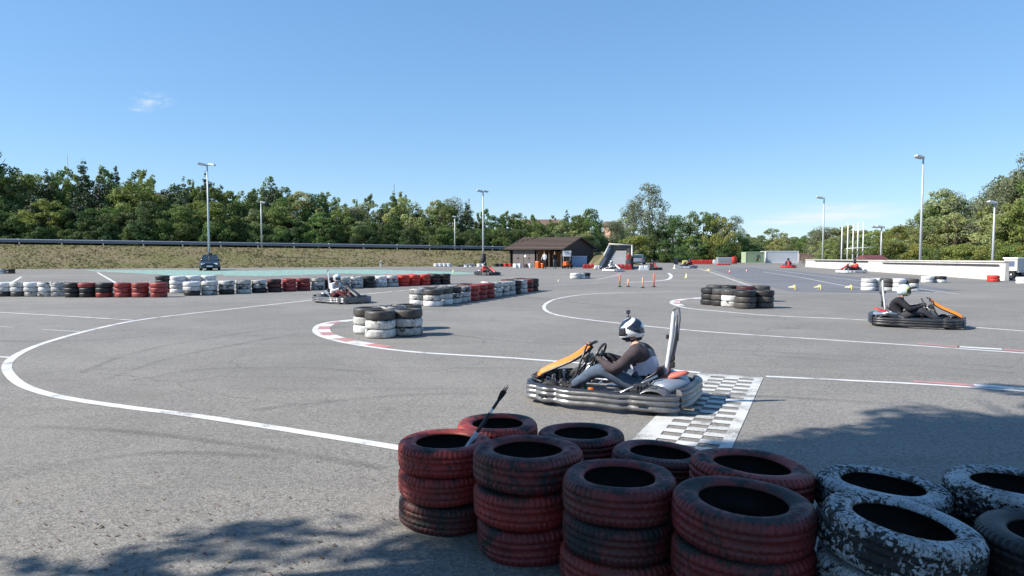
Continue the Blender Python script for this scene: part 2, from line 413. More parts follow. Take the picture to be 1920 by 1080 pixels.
line('kerb_band', [(1880, 657), (1960, 663)], .18, M['paint_red'], off=.15, label='red band at the right edge of the second hairpin')
H3 = [(1960, 624), (1800, 612), (1600, 599), (1450, 592), (1340, 583), (1290, 578), (1266, 572), (1259, 567), (1270, 562), (1318, 558), (1380, 556)]
p3 = line('white_line', H3, .12, M['paint_white'], label='white hairpin line around the black tyre island')
kerb_blocks(p3, .62, .93, 8, -.06, -.22, 'red and white painted kerb block inside the far hairpin', 1)
line('white_line', [(1120, 524), (1145, 519), (1165, 513)], .16, M['paint_old'], label='faded white line by the small far stacks')
line('white_line', [(1253, 512), (1258, 516), (1257, 521), (1248, 525), (1215, 528), (1170, 530)], .22, M['paint_white'], label='small white hook line behind the orange posts')
line('white_line', [(1010, 537), (1060, 534), (1120, 531)], .16, M['paint_old'], label='faded white line past the tyre wall end')
line('white_line', [(1285, 498), (1325, 508), (1392, 531), (1420, 540)], .20, M['paint_old'], label='white line running diagonally to the black island')
line('white_line', [(1430, 510), (1500, 520), (1600, 538), (1760, 549)], .16, M['paint_old'], label='faint white line crossing the darker asphalt')
line('white_line', [(1410, 500), (1500, 513), (1640, 530), (1800, 552)], .14, M['paint_old'], label='second faint white line on the far right')
line('white_line', [(1260, 547), (1450, 549), (1640, 551), (1755, 548)], .12, M['paint_old'], label='faint white line behind the black island')
line('white_line', [(183, 511), (216, 530)], .16, M['paint_white'], label='short white line beyond the left tyre wall')
line('white_line', [(40, 519), (22, 530)], .16, M['paint_white'], label='white bay mark at far left')
line('white_line', [(0, 517), (60, 516)], .3, M['paint_old'], label='faded line by the lone far left tyres')
sheet('resurfaced_patch', [at(*p) for p in ((1335, 504), (1420, 501), (1640, 523), (1800, 545), (1700, 551), (1480, 546), (1400, 528))], .002, M['asphalt_dark'], 'darker bluish strip of asphalt on the right')
sheet('green_surface', [at(*p) for p in ((155, 506.5), (300, 506.2), (440, 506.4), (455, 509), (400, 516), (330, 517), (250, 512), (180, 509))], .003, M['paint_green'], 'mint green painted surface by the car')
sheet('green_surface', [at(*p) for p in ((410, 509), (560, 505.5), (700, 505.5), (860, 510), (900, 513), (800, 517), (640, 513), (500, 518), (420, 517))], .007, M['paint_green'], 'mint green painted surface along the bank')

# rubber skid marks left along the racing line
def skid(pix, w=.16):
    pts = smooth_path([at(*p) for p in pix], 8); L, Rr = ribbon(pts, w/2, -w/2); n = len(pts)
    me = bpy.data.meshes.new('skid_mark'); me.from_pydata([(p.x, p.y, .012) for p in L]+[(p.x, p.y, .012) for p in Rr], [], [(n+i, n+i+1, i+1, i) for i in range(n-1)])
    uvl = me.uv_layers.new(name='UVMap')
    for pl in me.polygons:
        for li in pl.loop_indices: vi = me.loops[li].vertex_index; uvl.data[li].uv = ((vi % n)/n, 0.0 if vi < n else 1.0)
    me.materials.append(M['skid']); o = bpy.data.objects.new('skid_mark', me); COL.objects.link(o); tag(o, 'dark rubber skid mark on the asphalt', None, None, 'structure')
for pix_ in ([(1900, 700), (1500, 672), (1200, 655), (950, 640), (800, 622)], [(1900, 690), (1500, 664), (1250, 652), (1000, 640)], [(-20, 905), (120, 872), (300, 850), (520, 858)], [(150, 700), (260, 660), (420, 630), (640, 600), (900, 570)],
            [(200, 712), (320, 672), (480, 640), (680, 606)], [(560, 760), (760, 742), (980, 736)], [(60, 800), (260, 812), (520, 846), (720, 880)], [(1500, 600), (1250, 585), (1080, 568), (980, 556)], [(1700, 760), (1450, 745), (1250, 742)],
            [(700, 700), (560, 690), (380, 694), (240, 716)], [(1900, 600), (1700, 590), (1500, 580)], [(1900, 585), (1650, 572), (1480, 566)], [(-20, 640), (140, 640), (330, 628)], [(470, 770), (520, 764), (560, 757)]):
    skid(pix_, .15 if pix_[0][1] > 600 else .22)

# chequered start strip: a grid of painted cells
A = at(1310, 700); B = at(1432, 703); u_ = Vector((-.405, -.914)).normalized()
w_ = Vector((u_.y, -u_.x)); w_ = w_ if w_.x > 0 else -w_
def SP(a, b): q = Vector((A.x, A.y))+w_*a+u_*b; return (q.x, q.y, .006)
def quad(mb, a0, a1, b0, b1):
    mb.add([SP(a0, b0), SP(a0, b1), SP(a1, b1), SP(a1, b0)], [(0, 1, 2, 3)])
sl_ = MB(); CW, CL = .19, .137; LEN = 4.7
quad(sl_, 0, .20, 0, LEN); quad(sl_, .20+3*CW, .20+3*CW+.11, 0, LEN); quad(sl_, .20, .20+3*CW, 0, .17)
r = 0
while .17+(r+1)*CL < LEN:
    for cidx in range(3):
        if (cidx+r) % 2: quad(sl_, .20+cidx*CW, .20+(cidx+1)*CW, .17+r*CL, .17+(r+1)*CL)
    r += 1
tag(sl_.build('start_line_marking', M['paint_check']), 'white chequered start and finish strip across the track', None, None, 'structure')

# ---------------------------------------------------------------- grass bank on the left
def prof(px):   # (base point, crest point, plateau height) for a photo column
    k = px/950.0
    b = at(px, 505-6*k)
    dc = b.y+6.5; cr = atd(px, 459+12.5*k, dc)
    return b, cr
def bank():
    vs = []; cols = list(range(-420, 1201, 30))
    for px in cols:
        b, cr = prof(px)
        fade = 1 if px < 1100 else max(0, 1-(px-1100)/90)
        z = cr.z*fade
        row = []
        for k, zz in ((0, -.03), (.25, .27), (.5, .55), (.75, .80), (1, 1.0), (1.12, 1.03)):
            p = b.lerp(cr, k); row.append((p.x+random.uniform(-.2, .2), p.y+random.uniform(-.15, .15), zz*z+random.uniform(-.04, .04)*(0 < k < 1)))
        row.append((cr.x*1.8, cr.y*1.8, z*1.05)); row.append((cr.x*1.85, cr.y*1.85, -.1))
        vs.append(row)
    n = len(vs[0]); V = [p for r_ in vs for p in r_]; F = []
    for i in range(len(vs)-1):
        for j in range(n-1): F.append((i*n+j, (i+1)*n+j, (i+1)*n+j+1, i*n+j+1))
    mb = MB(); mb.add(V, F, 0, True)
    tag(mb.build('grass_bank', M['bank']), 'low embankment of dry grass along the left side', None, None, 'structure')
bank()
# tufts of dry grass on the bank
def tufts():
    rng = np.random.default_rng(4); V = []; F = []
    for i in range(6000):
        px = rng.uniform(-60, 1120); b, cr = prof(px); k = rng.uniform(0.0, 1.04)
        zz = np.interp(k, [0, .25, .5, .75, 1], [0, .27, .55, .8, 1])*cr.z
        p = b.lerp(cr, k); h = rng.uniform(.05, .13)*(1.0 if rng.random() < .96 else 1.8); w = rng.uniform(.06, .16); a = rng.uniform(-.6, .6); l = rng.uniform(-.12, .12)
        n = len(V); V += [(p.x-w*math.cos(a), p.y-w*math.sin(a), zz-.03), (p.x+w*math.cos(a), p.y+w*math.sin(a), zz-.03), (p.x+l+w*.3, p.y+.05, zz+h), (p.x+l-w*.4, p.y, zz+h*.8)]
        F.append((n, n+1, n+2, n+3))
    mb = MB(); mb.add(V, F)
    tag(mb.build('grass_tufts', M['blades']), 'tufts of dry grass growing on the embankment', 'grass', None, 'stuff')
tufts()

# ---------------------------------------------------------------- guardrail on the crest
def guardrail():
    pts = []
    for px in range(-420, 1121, 20):
        b, cr = prof(px); pts.append(Vector((cr.x, cr.y+1.0, cr.z)))
    root = empty('guardrail', pts[0]); o = pts[0]
    tag(root, 'long grey steel guardrail along the crest of the grass bank', 'guardrail')
    pr = [(0, .30), (-.05, .34), (-.05, .40), (0, .45), (0, .49), (-.05, .53), (-.05, .60), (0, .66), (.02, .68)]
    V = []; F = []
    for p in pts:
        for y, z in pr: V.append((p.x-o.x, p.y-o.y+y, p.z-o.z+z))
    n = len(pr)
    for i in range(len(pts)-1):
        for j in range(n-1): F.append((i*n+j, (i+1)*n+j, (i+1)*n+j+1, i*n+j+1))
    mb = MB(); mb.add(V, F, 0, True); mb.build('rail_beam', M['rail_blue'], root)
    post = MB().box((0, .12, .33), (.12, .10, .76)).mesh('post', M['galv'])
    cap = MB().box((0, -.065, .665), (.16, .05, .10)).mesh('bolt_plate', M['white_paint'])
    L = 0; last = None
    x = pts[0].x
    while x < pts[-1].x:
        for i in range(len(pts)-1):
            if pts[i].x <= x <= pts[i+1].x:
                k = (x-pts[i].x)/(pts[i+1].x-pts[i].x); q = pts[i].lerp(pts[i+1], k)-o
                ps = inst('post', post, root, q); inst('bolt_plate', cap, ps)
        x += 4.0
guardrail()

# ---------------------------------------------------------------- trees
def leaf_mat(name, dark, light, warm=None, trans=.42):
    m, nt, b = newmat(name)
    v = coords(nt, 'Object', jitter=True)
    oi = nt.nodes.new('ShaderNodeObjectInfo')
    gi = nt.nodes.new('ShaderNodeNewGeometry')
    ri = gi.outputs['Random Per Island']
    a = mixc(nt, ri, dark, light)
    if warm: a = mixc(nt, mrange(nt, noise(nt, v, .45, 3), .5, .68, 0, .75), a, warm)
    hs = nt.nodes.new('ShaderNodeHueSaturation'); nt.links.new(a, hs.inputs['Color'])
    nt.links.new(mrange(nt, oi.outputs['Random'], 0, 1, .47, .515), hs.inputs['Hue'])
    nt.links.new(mrange(nt, mth(nt, 'FRACT', mth(nt, 'MULTIPLY', oi.outputs['Random'], 17.3)), 0, 1, 1.05, 1.85), hs.inputs['Value'])
    nt.links.new(hs.outputs[0], b.inputs['Base Color'])
    b.inputs['Roughness'].default_value = .55; b.inputs['Specular IOR Level'].default_value = .25
    tr = nt.nodes.new('ShaderNodeBsdfTranslucent'); nt.links.new(hs.outputs[0], tr.inputs['Color'])
    mx = nt.nodes.new('ShaderNodeMixShader'); mx.inputs[0].default_value = trans
    nt.links.new(b.outputs[0], mx.inputs[1]); nt.links.new(tr.outputs[0], mx.inputs[2])
    nt.links.new(mx.outputs[0], nt.nodes['Material Output'].inputs[0])
    return m
M['leaf_dark'] = leaf_mat('dark_leaves', (.026, .050, .022), (.095, .150, .050), (.10, .15, .04))
M['leaf_mid'] = leaf_mat('mid_leaves', (.050, .082, .026), (.155, .225, .065), (.17, .22, .055))
M['leaf_olive'] = leaf_mat('olive_leaves', (.10, .13, .06), (.25, .29, .13), (.27, .27, .09))
M['leaf_yellow'] = leaf_mat('yellowing_leaves', (.085, .11, .03), (.20, .225, .06), (.22, .21, .05))
M['leaf_pale'] = leaf_mat('pale_willow_leaves', (.085, .105, .06), (.19, .21, .125))
M['leaf_brown'] = leaf_mat('bare_reddish_twigs', (.065, .055, .035), (.14, .11, .07))
M['leaf_conifer'] = leaf_mat('conifer_needles', (.024, .042, .022), (.085, .115, .055), None, .08)
M['bark'] = plain('tree_bark', (.085, .065, .05), .95, 0, .35, 8)
M['bark_pale'] = plain('pale_bark', (.24, .22, .19), .95, 0, .25, 8)

def crown_mesh(name, seed, kind, n_leaf, leaf, mat, H=1.0, Wd=.5, base=.1):
    """leaf clumps over many branch-end blobs inside a crown 1 high and Wd wide (scaled per tree)"""
    rng = np.random.default_rng(seed)
    blobs = []
    nb = {'conifer': 46, 'broad': 75, 'open': 60, 'bush': 30, 'column': 60, 'twig': 26, 'shade': 150}[kind]
    for i in range(nb):
        t = rng.random()
        if kind == 'conifer':
            t = t**1.25; rr = (1-t)**.95*Wd*.5*(.45+.6*rng.random()); br = .014+.085*(1-t); z = base+(H-base)*t
        elif kind == 'bush':
            rr = Wd*.5*math.sqrt(max(0, 1-(t*.95)**2))*(.35+.5*rng.random()); br = .12+.06*rng.random(); z = .08+(H-.16)*t
        elif kind == 'column':
            rr = Wd*.5*(math.sin(math.pi*min(1, t*.80+.18))**.9)*(.2+.8*rng.random()); br = (.03+.045*rng.random())*(1.15-.75*t); z = base+(H-base-.01)*t
        elif kind == 'open':
            rr = Wd*.5*(math.sin(math.pi*min(1, t*.82+.12))**.7)*(.2+.75*rng.random()**.6); br = .055+.05*rng.random(); z = base+(H-base-.05)*t
        else:
            rr = Wd*.5*(math.sin(math.pi*min(1, t*.80+.15))**.75)*(.2+.8*rng.random()**.7); br = (.045+.055*rng.random())*(1.15-.5*t); z = base+(H-base-.03)*t
        g = rng.uniform(0, 2*math.pi)
        blobs.append((rr*math.cos(g), rr*math.sin(g), z, br*(1.0 if kind != 'twig' else .8)))
    if kind == 'conifer': blobs += [(0, 0, base+(H-base)*q, .012+.10*(1-q)) for q in (.55, .65, .74, .82, .88, .93, .97)]
    wts = np.array([b[3]**2 for b in blobs]); wts /= wts.sum()
    idx = rng.choice(len(blobs), n_leaf, p=wts); B_ = np.array(blobs)[idx]
    d = rng.normal(size=(n_leaf, 3)); d /= np.linalg.norm(d, axis=1)[:, None]
    rad = B_[:, 3]*(.55+.5*rng.random(n_leaf)**.5); 
    C = B_[:, :3]+d*rad[:, None]*np.array([1.15, 1.15, .85])
    if kind == 'column': C = B_[:, :3]+d*rad[:, None]*np.array([.95, .95, 1.5])
    if kind == 'twig': C = B_[:, :3]+d*rad[:, None]*np.array([.5, .5, 2.0])
    C[:, 2] = np.clip(C[:, 2], 0.0, None)
    nrm = d*1.0+rng.normal(size=(n_leaf, 3))*.55+np.array([0, 0, .35]); nrm /= np.linalg.norm(nrm, axis=1)[:, None]
    a = np.cross(nrm, rng.normal(size=(n_leaf, 3))); a /= np.linalg.norm(a, axis=1)[:, None]; b2 = np.cross(nrm, a)
    s = leaf*(.6+.8*rng.random(n_leaf))[:, None]
    el = 1.5 if kind != 'twig' else 3.2
    v0 = C-a*s*.5*el; v1 = C+b2*s*.42; v2 = C+a*s*.5*el; v3 = C-b2*s*.42
    V = np.stack([v0, v1, v2, v3], 1).reshape(-1, 3)
    me = bpy.data.meshes.new(name); me.vertices.add(len(V)); me.vertices.foreach_set('co', V.ravel())
    me.loops.add(len(V)); me.loops.foreach_set('vertex_index', np.arange(len(V), dtype=np.int32))
    me.polygons.add(n_leaf); me.polygons.foreach_set('loop_start', np.arange(0, len(V), 4, dtype=np.int32))
    me.materials.append(mat); me.update(calc_edges=True); me.validate()
    return me
def trunk_mesh(name, seed, top=.8, r=.03, mat=None, limbs=7, spread=.2):
    rnd = random.Random(seed); mb = MB()
    pts = [(rnd.uniform(-.012, .012)*k, rnd.uniform(-.012, .012)*k, top*k/5) for k in range(6)]; pts[0] = (0, 0, -.02)
    mb.tube(pts, [r*1.35, r, r*.85, r*.65, r*.45, r*.15], 7)
    for i in range(limbs):
        z = top*rnd.uniform(.25, .85); g = rnd.uniform(0, 6.28); L = spread*rnd.uniform(.5, 1)
        mb.tube([(0, 0, z), (L*.5*math.cos(g), L*.5*math.sin(g), z+L*.35), (L*math.cos(g), L*math.sin(g), z+L*.8)], [r*.4, r*.27, r*.08], 5)
    return mb.mesh(name, mat or M['bark'])
PROTO = {}
def proto(key, kind, mat, n, leaf, seeds, Wd=.6, base=.1, tr=.022, bark=None, limbs=7):
    PROTO[key] = [(crown_mesh('crown', s, kind, n, leaf, M[mat], 1.0, Wd, base), trunk_mesh('trunk', s, .82, tr, bark or M['bark'], limbs, Wd*.35)) for s in seeds]
proto('conifer', 'conifer', 'leaf_conifer', 7500, .017, (11, 12, 13), .52, .06)
proto('dark', 'broad', 'leaf_dark', 9500, .0195, (21, 22, 23), .72, .04)
proto('mid', 'broad', 'leaf_mid', 9500, .0195, (31, 32, 33), .74, .05)
proto('column', 'column', 'leaf_mid', 8000, .0165, (41, 42, 43), .50, .05)
proto('olive', 'broad', 'leaf_olive', 9000, .0195, (51, 52), .78, .06)
proto('yellow', 'broad', 'leaf_yellow', 7500, .0215, (61, 62), .85, .05)
proto('willow', 'bush', 'leaf_pale', 9000, .019, (71, 72), .85, .05)
proto('open', 'open', 'leaf_pale', 7500, .0155, (81, 82), .75, .18, .02, None, 12)
proto('bush', 'bush', 'leaf_mid', 6500, .031, (91, 92, 93), 1.25, .0)
proto('bushdark', 'bush', 'leaf_dark', 6500, .031, (94, 95), 1.3, .0)
proto('bushyellow', 'bush', 'leaf_yellow', 6500, .031, (96, 97), 1.2, .0)
proto('twig', 'twig', 'leaf_brown', 3600, .022, (98,), .7, .0, .012, None, 16)
trng = random.Random(5)
def tree(key, loc, h, label, cat='tree', group=None, wk=1.0, name=None):
    cm, tm = trng.choice(PROTO[key])
    o = empty(name or {'conifer': 'conifer_tree', 'bush': 'shrub', 'bushdark': 'shrub', 'bushyellow': 'shrub', 'twig': 'shrub', 'willow': 'willow_tree'}.get(key, 'broadleaf_tree'), loc, trng.uniform(0, 6.28))
    o.scale = (h*wk, h*wk, h)
    tag(o, label, cat, group)
    inst('crown', cm, o); inst('trunk', tm, o)
    return o
# ================================================================ woods
def top_at(px, prof_):
    return float(np.interp(px, [p[0] for p in prof_], [p[1] for p in prof_]))
TOPS = [(-200, 300), (0, 310), (30, 322), (70, 316), (110, 318), (160, 312), (220, 322), (275, 330), (310, 352), (345, 330), (400, 334), (450, 350), (510, 340), (550, 352), (620, 366), (680, 372), (740, 362), (800, 378), (870, 380), (925, 392), (1000, 406), (1100, 398), (1125, 412)]
GL = {'conifer': ('pointed dark conifer in the wood behind the guardrail', 'conifers in the wood behind the guardrail'),
      'dark': ('dense dark green broadleaf tree in the wood behind the guardrail', 'dark broadleaf trees behind the guardrail'),
      'mid': ('mid green broadleaf tree in the wood behind the guardrail', 'green broadleaf trees behind the guardrail'),
      'column': ('slim upright green tree in the wood behind the guardrail', 'slim trees behind the guardrail'),
      'olive': ('olive green broadleaf tree in the wood behind the guardrail', 'olive trees behind the guardrail'),
      'bushdark': ('low dark shrub at the foot of the wood behind the guardrail', 'dark shrubs behind the guardrail'),
      'bush': ('low green shrub at the foot of the wood behind the guardrail', 'green shrubs behind the guardrail')}
ZONES = ((110, 'near the left edge'), (250, 'under the tallest spires'), (390, 'left of the tall left lamp post'), (490, 'between the two left lamp posts'), (640, 'right of the short left lamp post'),
         (720, 'by the pale willow bush'), (850, 'left of the thin middle lamp post'), (910, 'between the middle lamp posts'), (2000, 'left of and behind the shed'))
def zone(px): return next(z for x, z in ZONES if px < x)
KN = {'conifer': 'pointed dark conifer', 'dark': 'dark broadleaf tree', 'mid': 'green broadleaf tree', 'column': 'slim green tree', 'olive': 'olive green tree', 'bushdark': 'low dark shrub', 'bush': 'low green shrub'}
def forest():
    for row, (dd, hk, step) in enumerate(((5, .60, 24), (11, .92, 25), (19, .97, 30))):
        px = -140 + row*9
        while px < 1125:
            b, cr = prof(min(px, 1090)); d = cr.y+dd+trng.uniform(-1.5, 1.5)
            p = atd(px, 470, d); z = cr.z*(1.0 if px < 1000 else .6)
            top = atd(px, top_at(px, TOPS), d).z
            h = (top-z)*(hk+trng.uniform(-.15, .10))
            key = trng.choices(['conifer', 'dark', 'mid', 'column', 'olive'], [.22, .10, .16, .42, .10] if row else [.06, .32, .34, .16, .12])[0]
            wk = 1.0 if key != 'conifer' else 1.0
            tree(key, (p.x, d, z-.1), h*(1.06 if key in ('conifer', 'column') else 1.0), '%s, %s row of wood, %s' % (KN[key], ('front', 'middle', 'back')[row], zone(px)), 'tree', GL[key][1], wk*trng.uniform(.9, 1.2)*(1.12 if h < 7 else 1))
            px += step*trng.uniform(.8, 1.2)
    px = -120
    while px < 1120:
        b, cr = prof(min(px, 1090)); d = cr.y+3.0+trng.uniform(-.4, .8)
        p = atd(px, 470, d); key = trng.choice(['bushdark', 'bushdark', 'bush'])
        tree(key, (p.x, d, cr.z*(1.0 if px < 1000 else .6)-.15), trng.uniform(1.6, 3.6), '%s behind the guardrail, %s' % (KN[key], zone(px)), 'shrub', GL[key][1])
        px += trng.uniform(15, 26)
forest()
DIST_N = [0]
def put(key, px, top, d, label, wk=1.0, z=0.0, cat=None, group=None):
    p = atd(px, 470, d); h = atd(px, top, d).z-z
    return tree(key, (p.x, d, z-.05), h, label, cat or ('shrub' if 'bush' in key or key == 'twig' else 'tree'), group, wk)
put('dark', -12, 276, 84, 'tall very dark tree cut by the left edge of the photo', .8, 2.4)
put('conifer', 160, 293, 96, 'tallest pointed conifer of the left wood, thin spire above the rest', 1.0, 2.4)
put('conifer', 222, 309, 97, 'pointed conifer spire second from left above the wood', .95, 2.4)
put('column', 277, 318, 97, 'pale rounded tree top rising right of the second spire', 1.2, 2.4)
put('conifer', 388, 322, 97, 'conifer tip just behind the left lamp post head', .95, 2.4)
put('conifer', 512, 331, 99, 'conifer rising above the wood right of the short lamp post', 1.1, 2.2)
put('willow', 668, 388, 97, 'pale rounded willow bush in the middle of the left wood', 1.0, 2.0)
put('conifer', 738, 355, 103, 'dark conifer top in the middle of the wood', 1.1, 2.0)
put('willow', 845, 374, 103, 'pale grey green willow left of the dark padded lamp post', .8, 1.9)
put('conifer', 880, 373, 106, 'small conifer top left of the middle lamp post', .9, 1.9)
put('bush', 590, 432, 92, 'bright leafy shrub at the wood edge behind the guardrail', 1.6, 2.1)
put('dark', 1103, 391, 112, 'dark rounded tree behind the shed roof', .95)
put('dark', 1078, 404, 114, 'dark tree left of the dark rounded tree behind the shed', 1.0)
put('mid', 1050, 412, 112, 'green tree directly behind the shed ridge', 1.1)
put('olive', 1010, 418, 112, 'olive tree behind the left half of the shed roof', 1.2)
put('bushdark', 1120, 438, 108, 'dark shrub beside the shed gable', 1.0)
# middle clump
put('olive', 1165, 408, 120, 'pale olive tree left of the tall airy tree', 1.0)
put('open', 1220, 343, 126, 'tallest airy tree with see-through crown in the middle', .78)
put('open', 1188, 375, 128, 'smaller airy grey green tree left of the tallest one', .8)
put('bushyellow', 1190, 440, 112, 'yellow green bush behind the kart ramp', 1.35)
put('bushyellow', 1160, 450, 111, 'yellow green bush left of the kart ramp top', 1.1)
put('willow', 1150, 415, 117, 'grey green willow behind the ramp left end', 1.0)
put('dark', 1225, 412, 118, 'dark tree under the tallest airy tree', 1.1)
put('dark', 1262, 404, 119, 'dark tree right of the tallest airy tree', 1.0)
put('dark', 1290, 390, 122, 'dark pointed tree top in the middle clump', .9)
put('mid', 1318, 396, 124, 'green tree behind the orange barrier', 1.0)
put('dark', 1345, 394, 126, 'dark green tree behind the pale branched tree', .95)
put('mid', 1250, 448, 110, 'leafy green tree at the front of the middle clump', 1.4)
put('mid', 1300, 440, 112, 'leafy green tree above the orange barrier', 1.4)
put('open', 1378, 404, 128, 'light open tree right of the pale branched tree', .8)
put('yellow', 1352, 405, 113, 'pale yellow tree with a visible light trunk', .85)
put('dark', 1385, 430, 116, 'dark dense tree left of the green container', 1.2)
put('bushdark', 1365, 452, 111, 'dark shrub behind the red bin', 1.3)
put('bushdark', 1402, 450, 118, 'dark shrub behind the green container', 1.3)
put('bushdark', 1280, 462, 109, 'dark shrub left of the orange barrier', 1.4)
# far right of centre
for i, (px, top, d, k) in enumerate(((1425, 440, 175, 'olive'), (1448, 428, 180, 'yellow'), (1470, 436, 170, 'olive'), (1490, 444, 190, 'mid'), (1512, 440, 165, 'mid'), (1530, 430, 150, 'mid'), (1545, 440, 140, 'olive'), (1410, 446, 190, 'mid'), (1458, 446, 160, 'olive'), (1500, 452, 150, 'mid'))):
    put(k, px, top, d, 'small distant tree beyond the containers', 1.25, 0, 'tree', 'distant trees beyond the containers')
for px in range(1400, 1700, 9):
    put(trng.choice(['mid', 'olive', 'dark']), px+trng.uniform(-4, 4), trng.uniform(440, 452), 215+trng.uniform(-8, 8), 'distant tree of the hazy far tree line', 1.5, 0, 'tree', 'far tree line')
RL = [('mid', 'green'), ('olive', 'olive green'), ('yellow', 'yellowing'), ('willow', 'pale grey green')]
def rz_(q): return 'left of the flagpoles' if q < 1570 else 'behind the flagpoles' if q < 1625 else 'around the low hut' if q < 1700 else 'by the tallest lamp post' if q < 1790 else 'left of the far right lamp post' if q < 1860 else 'near the right edge'
RT = [(1555, 424), (1590, 420), (1625, 424), (1660, 424), (1700, 430), (1740, 378), (1780, 360), (1810, 388), (1840, 372), (1870, 350), (1900, 318), (1960, 290), (2100, 280)]
px = 1550
while px < 2060:
    for row, (d, hk) in enumerate(((84, .62), (94, .95))):
        kk = trng.choices([0, 1, 2, 3], [.28, .34, .26, .12] if px < 1740 else [.28, .40, .12, .20])[0]
        k, nm = RL[kk]
        dd = d+trng.uniform(-2, 2)-(px-1550)*.045; q = px+trng.uniform(-7, 7)
        t = 472-(472-top_at(q, RT))*hk+trng.uniform(-4, 6)
        put(k, q, t, dd, '%s tree, %s row behind wall, %s' % (nm, ('front', 'back')[row], rz_(q)), trng.uniform(.85, 1.15)*(1 if t < 400 else 1.35), 0, 'tree', nm+' trees behind the concrete wall')
    px += 19
px = 1612
while px < 2050:
    k = trng.choices(['bush', 'bushyellow', 'bushdark'], [.5, .25, .25])[0]
    nm = {'bush': 'green', 'bushyellow': 'yellow green', 'bushdark': 'dark green'}[k]
    put(k, px, trng.uniform(450, 468), 81-(px-1550)*.052, '%s shrub behind the concrete wall, %s' % (nm, rz_(px)), 1.3, 0, 'shrub', nm+' shrubs behind the concrete wall')
    px += trng.uniform(13, 22)
put('olive', 1757, 354, 84, 'large pale round tree right of the tall right lamp post', .95)
put('open', 1775, 358, 85, 'airy grey tree top beside the tall right lamp post', .75)
put('open', 1835, 372, 84, 'feathery pale tree left of the far right lamp post', .8)
put('open', 1880, 340, 78, 'tall grey green tree near the right edge', .8)
put('open', 1930, 285, 76, 'tallest tree cut by the right edge of the photo', .75)
put('mid', 1915, 380, 70, 'full green tree under the tallest right tree', 1.1)
put('twig', 1782, 408, 72, 'bare reddish brown shrub among the green trees', .75)
put('twig', 1800, 420, 71, 'second bare reddish brown shrub right of the first', .7)
put('yellow', 1683, 418, 80, 'yellow autumn tree left of the big pale tree', .9)
put('yellow', 1700, 422, 82, 'golden tree beside the yellow autumn tree', .9)

# overhanging trees left of the photographer whose shade falls on the foreground, plus one added to block sky light
def shade_tree(loc, ch, rad, seed, n, label):
    o = empty('broadleaf_tree', (loc[0], loc[1], 0)); tag(o, label, 'tree', None)
    cm = crown_mesh('crown', seed, 'shade', n, .115, M['leaf_mid'], 1, 1, 0)
    # re-shape the unit crown to metres: blobs round (0,0,ch)
    co = np.empty(len(cm.vertices)*3); cm.vertices.foreach_get('co', co); co = co.reshape(-1, 3)
    q = co.reshape(-1, 4, 3); c_ = q.mean(1, keepdims=True); off = q-c_
    c2 = (c_-np.array([0, 0, .5]))*np.array([2*rad, 2*rad, 1.7*rad])+np.array([0, 0, ch])
    cm.vertices.foreach_set('co', (c2+off).reshape(-1)); cm.update()
    inst('crown', cm, o)
    rnd = random.Random(seed); mb = MB()
    mb.tube([(0, 0, -.1), (.05, .03, 1.5), (-.05, .05, 3.2), (.1, 0, ch-rad*.6), (0, .1, ch+rad*.5)], [.24, .19, .17, .14, .04], 10)
    for i in range(16):
        g = rnd.uniform(0, 6.28); z = ch-rad*rnd.uniform(.2, .8); L = rad*rnd.uniform(.7, 1.02)
        mb.tube([(0, 0, z), (L*.5*math.cos(g), L*.5*math.sin(g), z+rad*.18), (L*math.cos(g), L*math.sin(g), z+rad*rnd.uniform(.1, .6))], [.09, .055, .012], 6)
    mb.build('trunk', M['bark'], o)
SHADE = (((-9.2, -1.85), 7.0, 4.3, 301, 24000, 'leafy roadside tree left of the camera shading the left foreground'),
         ((-6.6, -0.4), 8.0, 3.5, 302, 36000, 'leafy roadside tree shading the stacked tyres'),
         ((-4.4, 2.8), 10.5, 4.0, 304, 52000, 'tall leafy roadside tree shading the right foreground'),
         ((-7.0, 2.0), 9.5, 2.7, 305, 26000, 'slender roadside tree shading the ground behind the tyres'),
         ((3.5, -6.0), 9.0, 4.6, 306, 16000, 'leafy roadside tree behind and right of the camera'),  # unseen tree, put in only to dim the sky light in the shade
         ((-10.5, -5.2), 8.0, 4.2, 303, 20000, 'leafy roadside tree behind the camera'))
for a_ in SHADE: shade_tree(*a_)
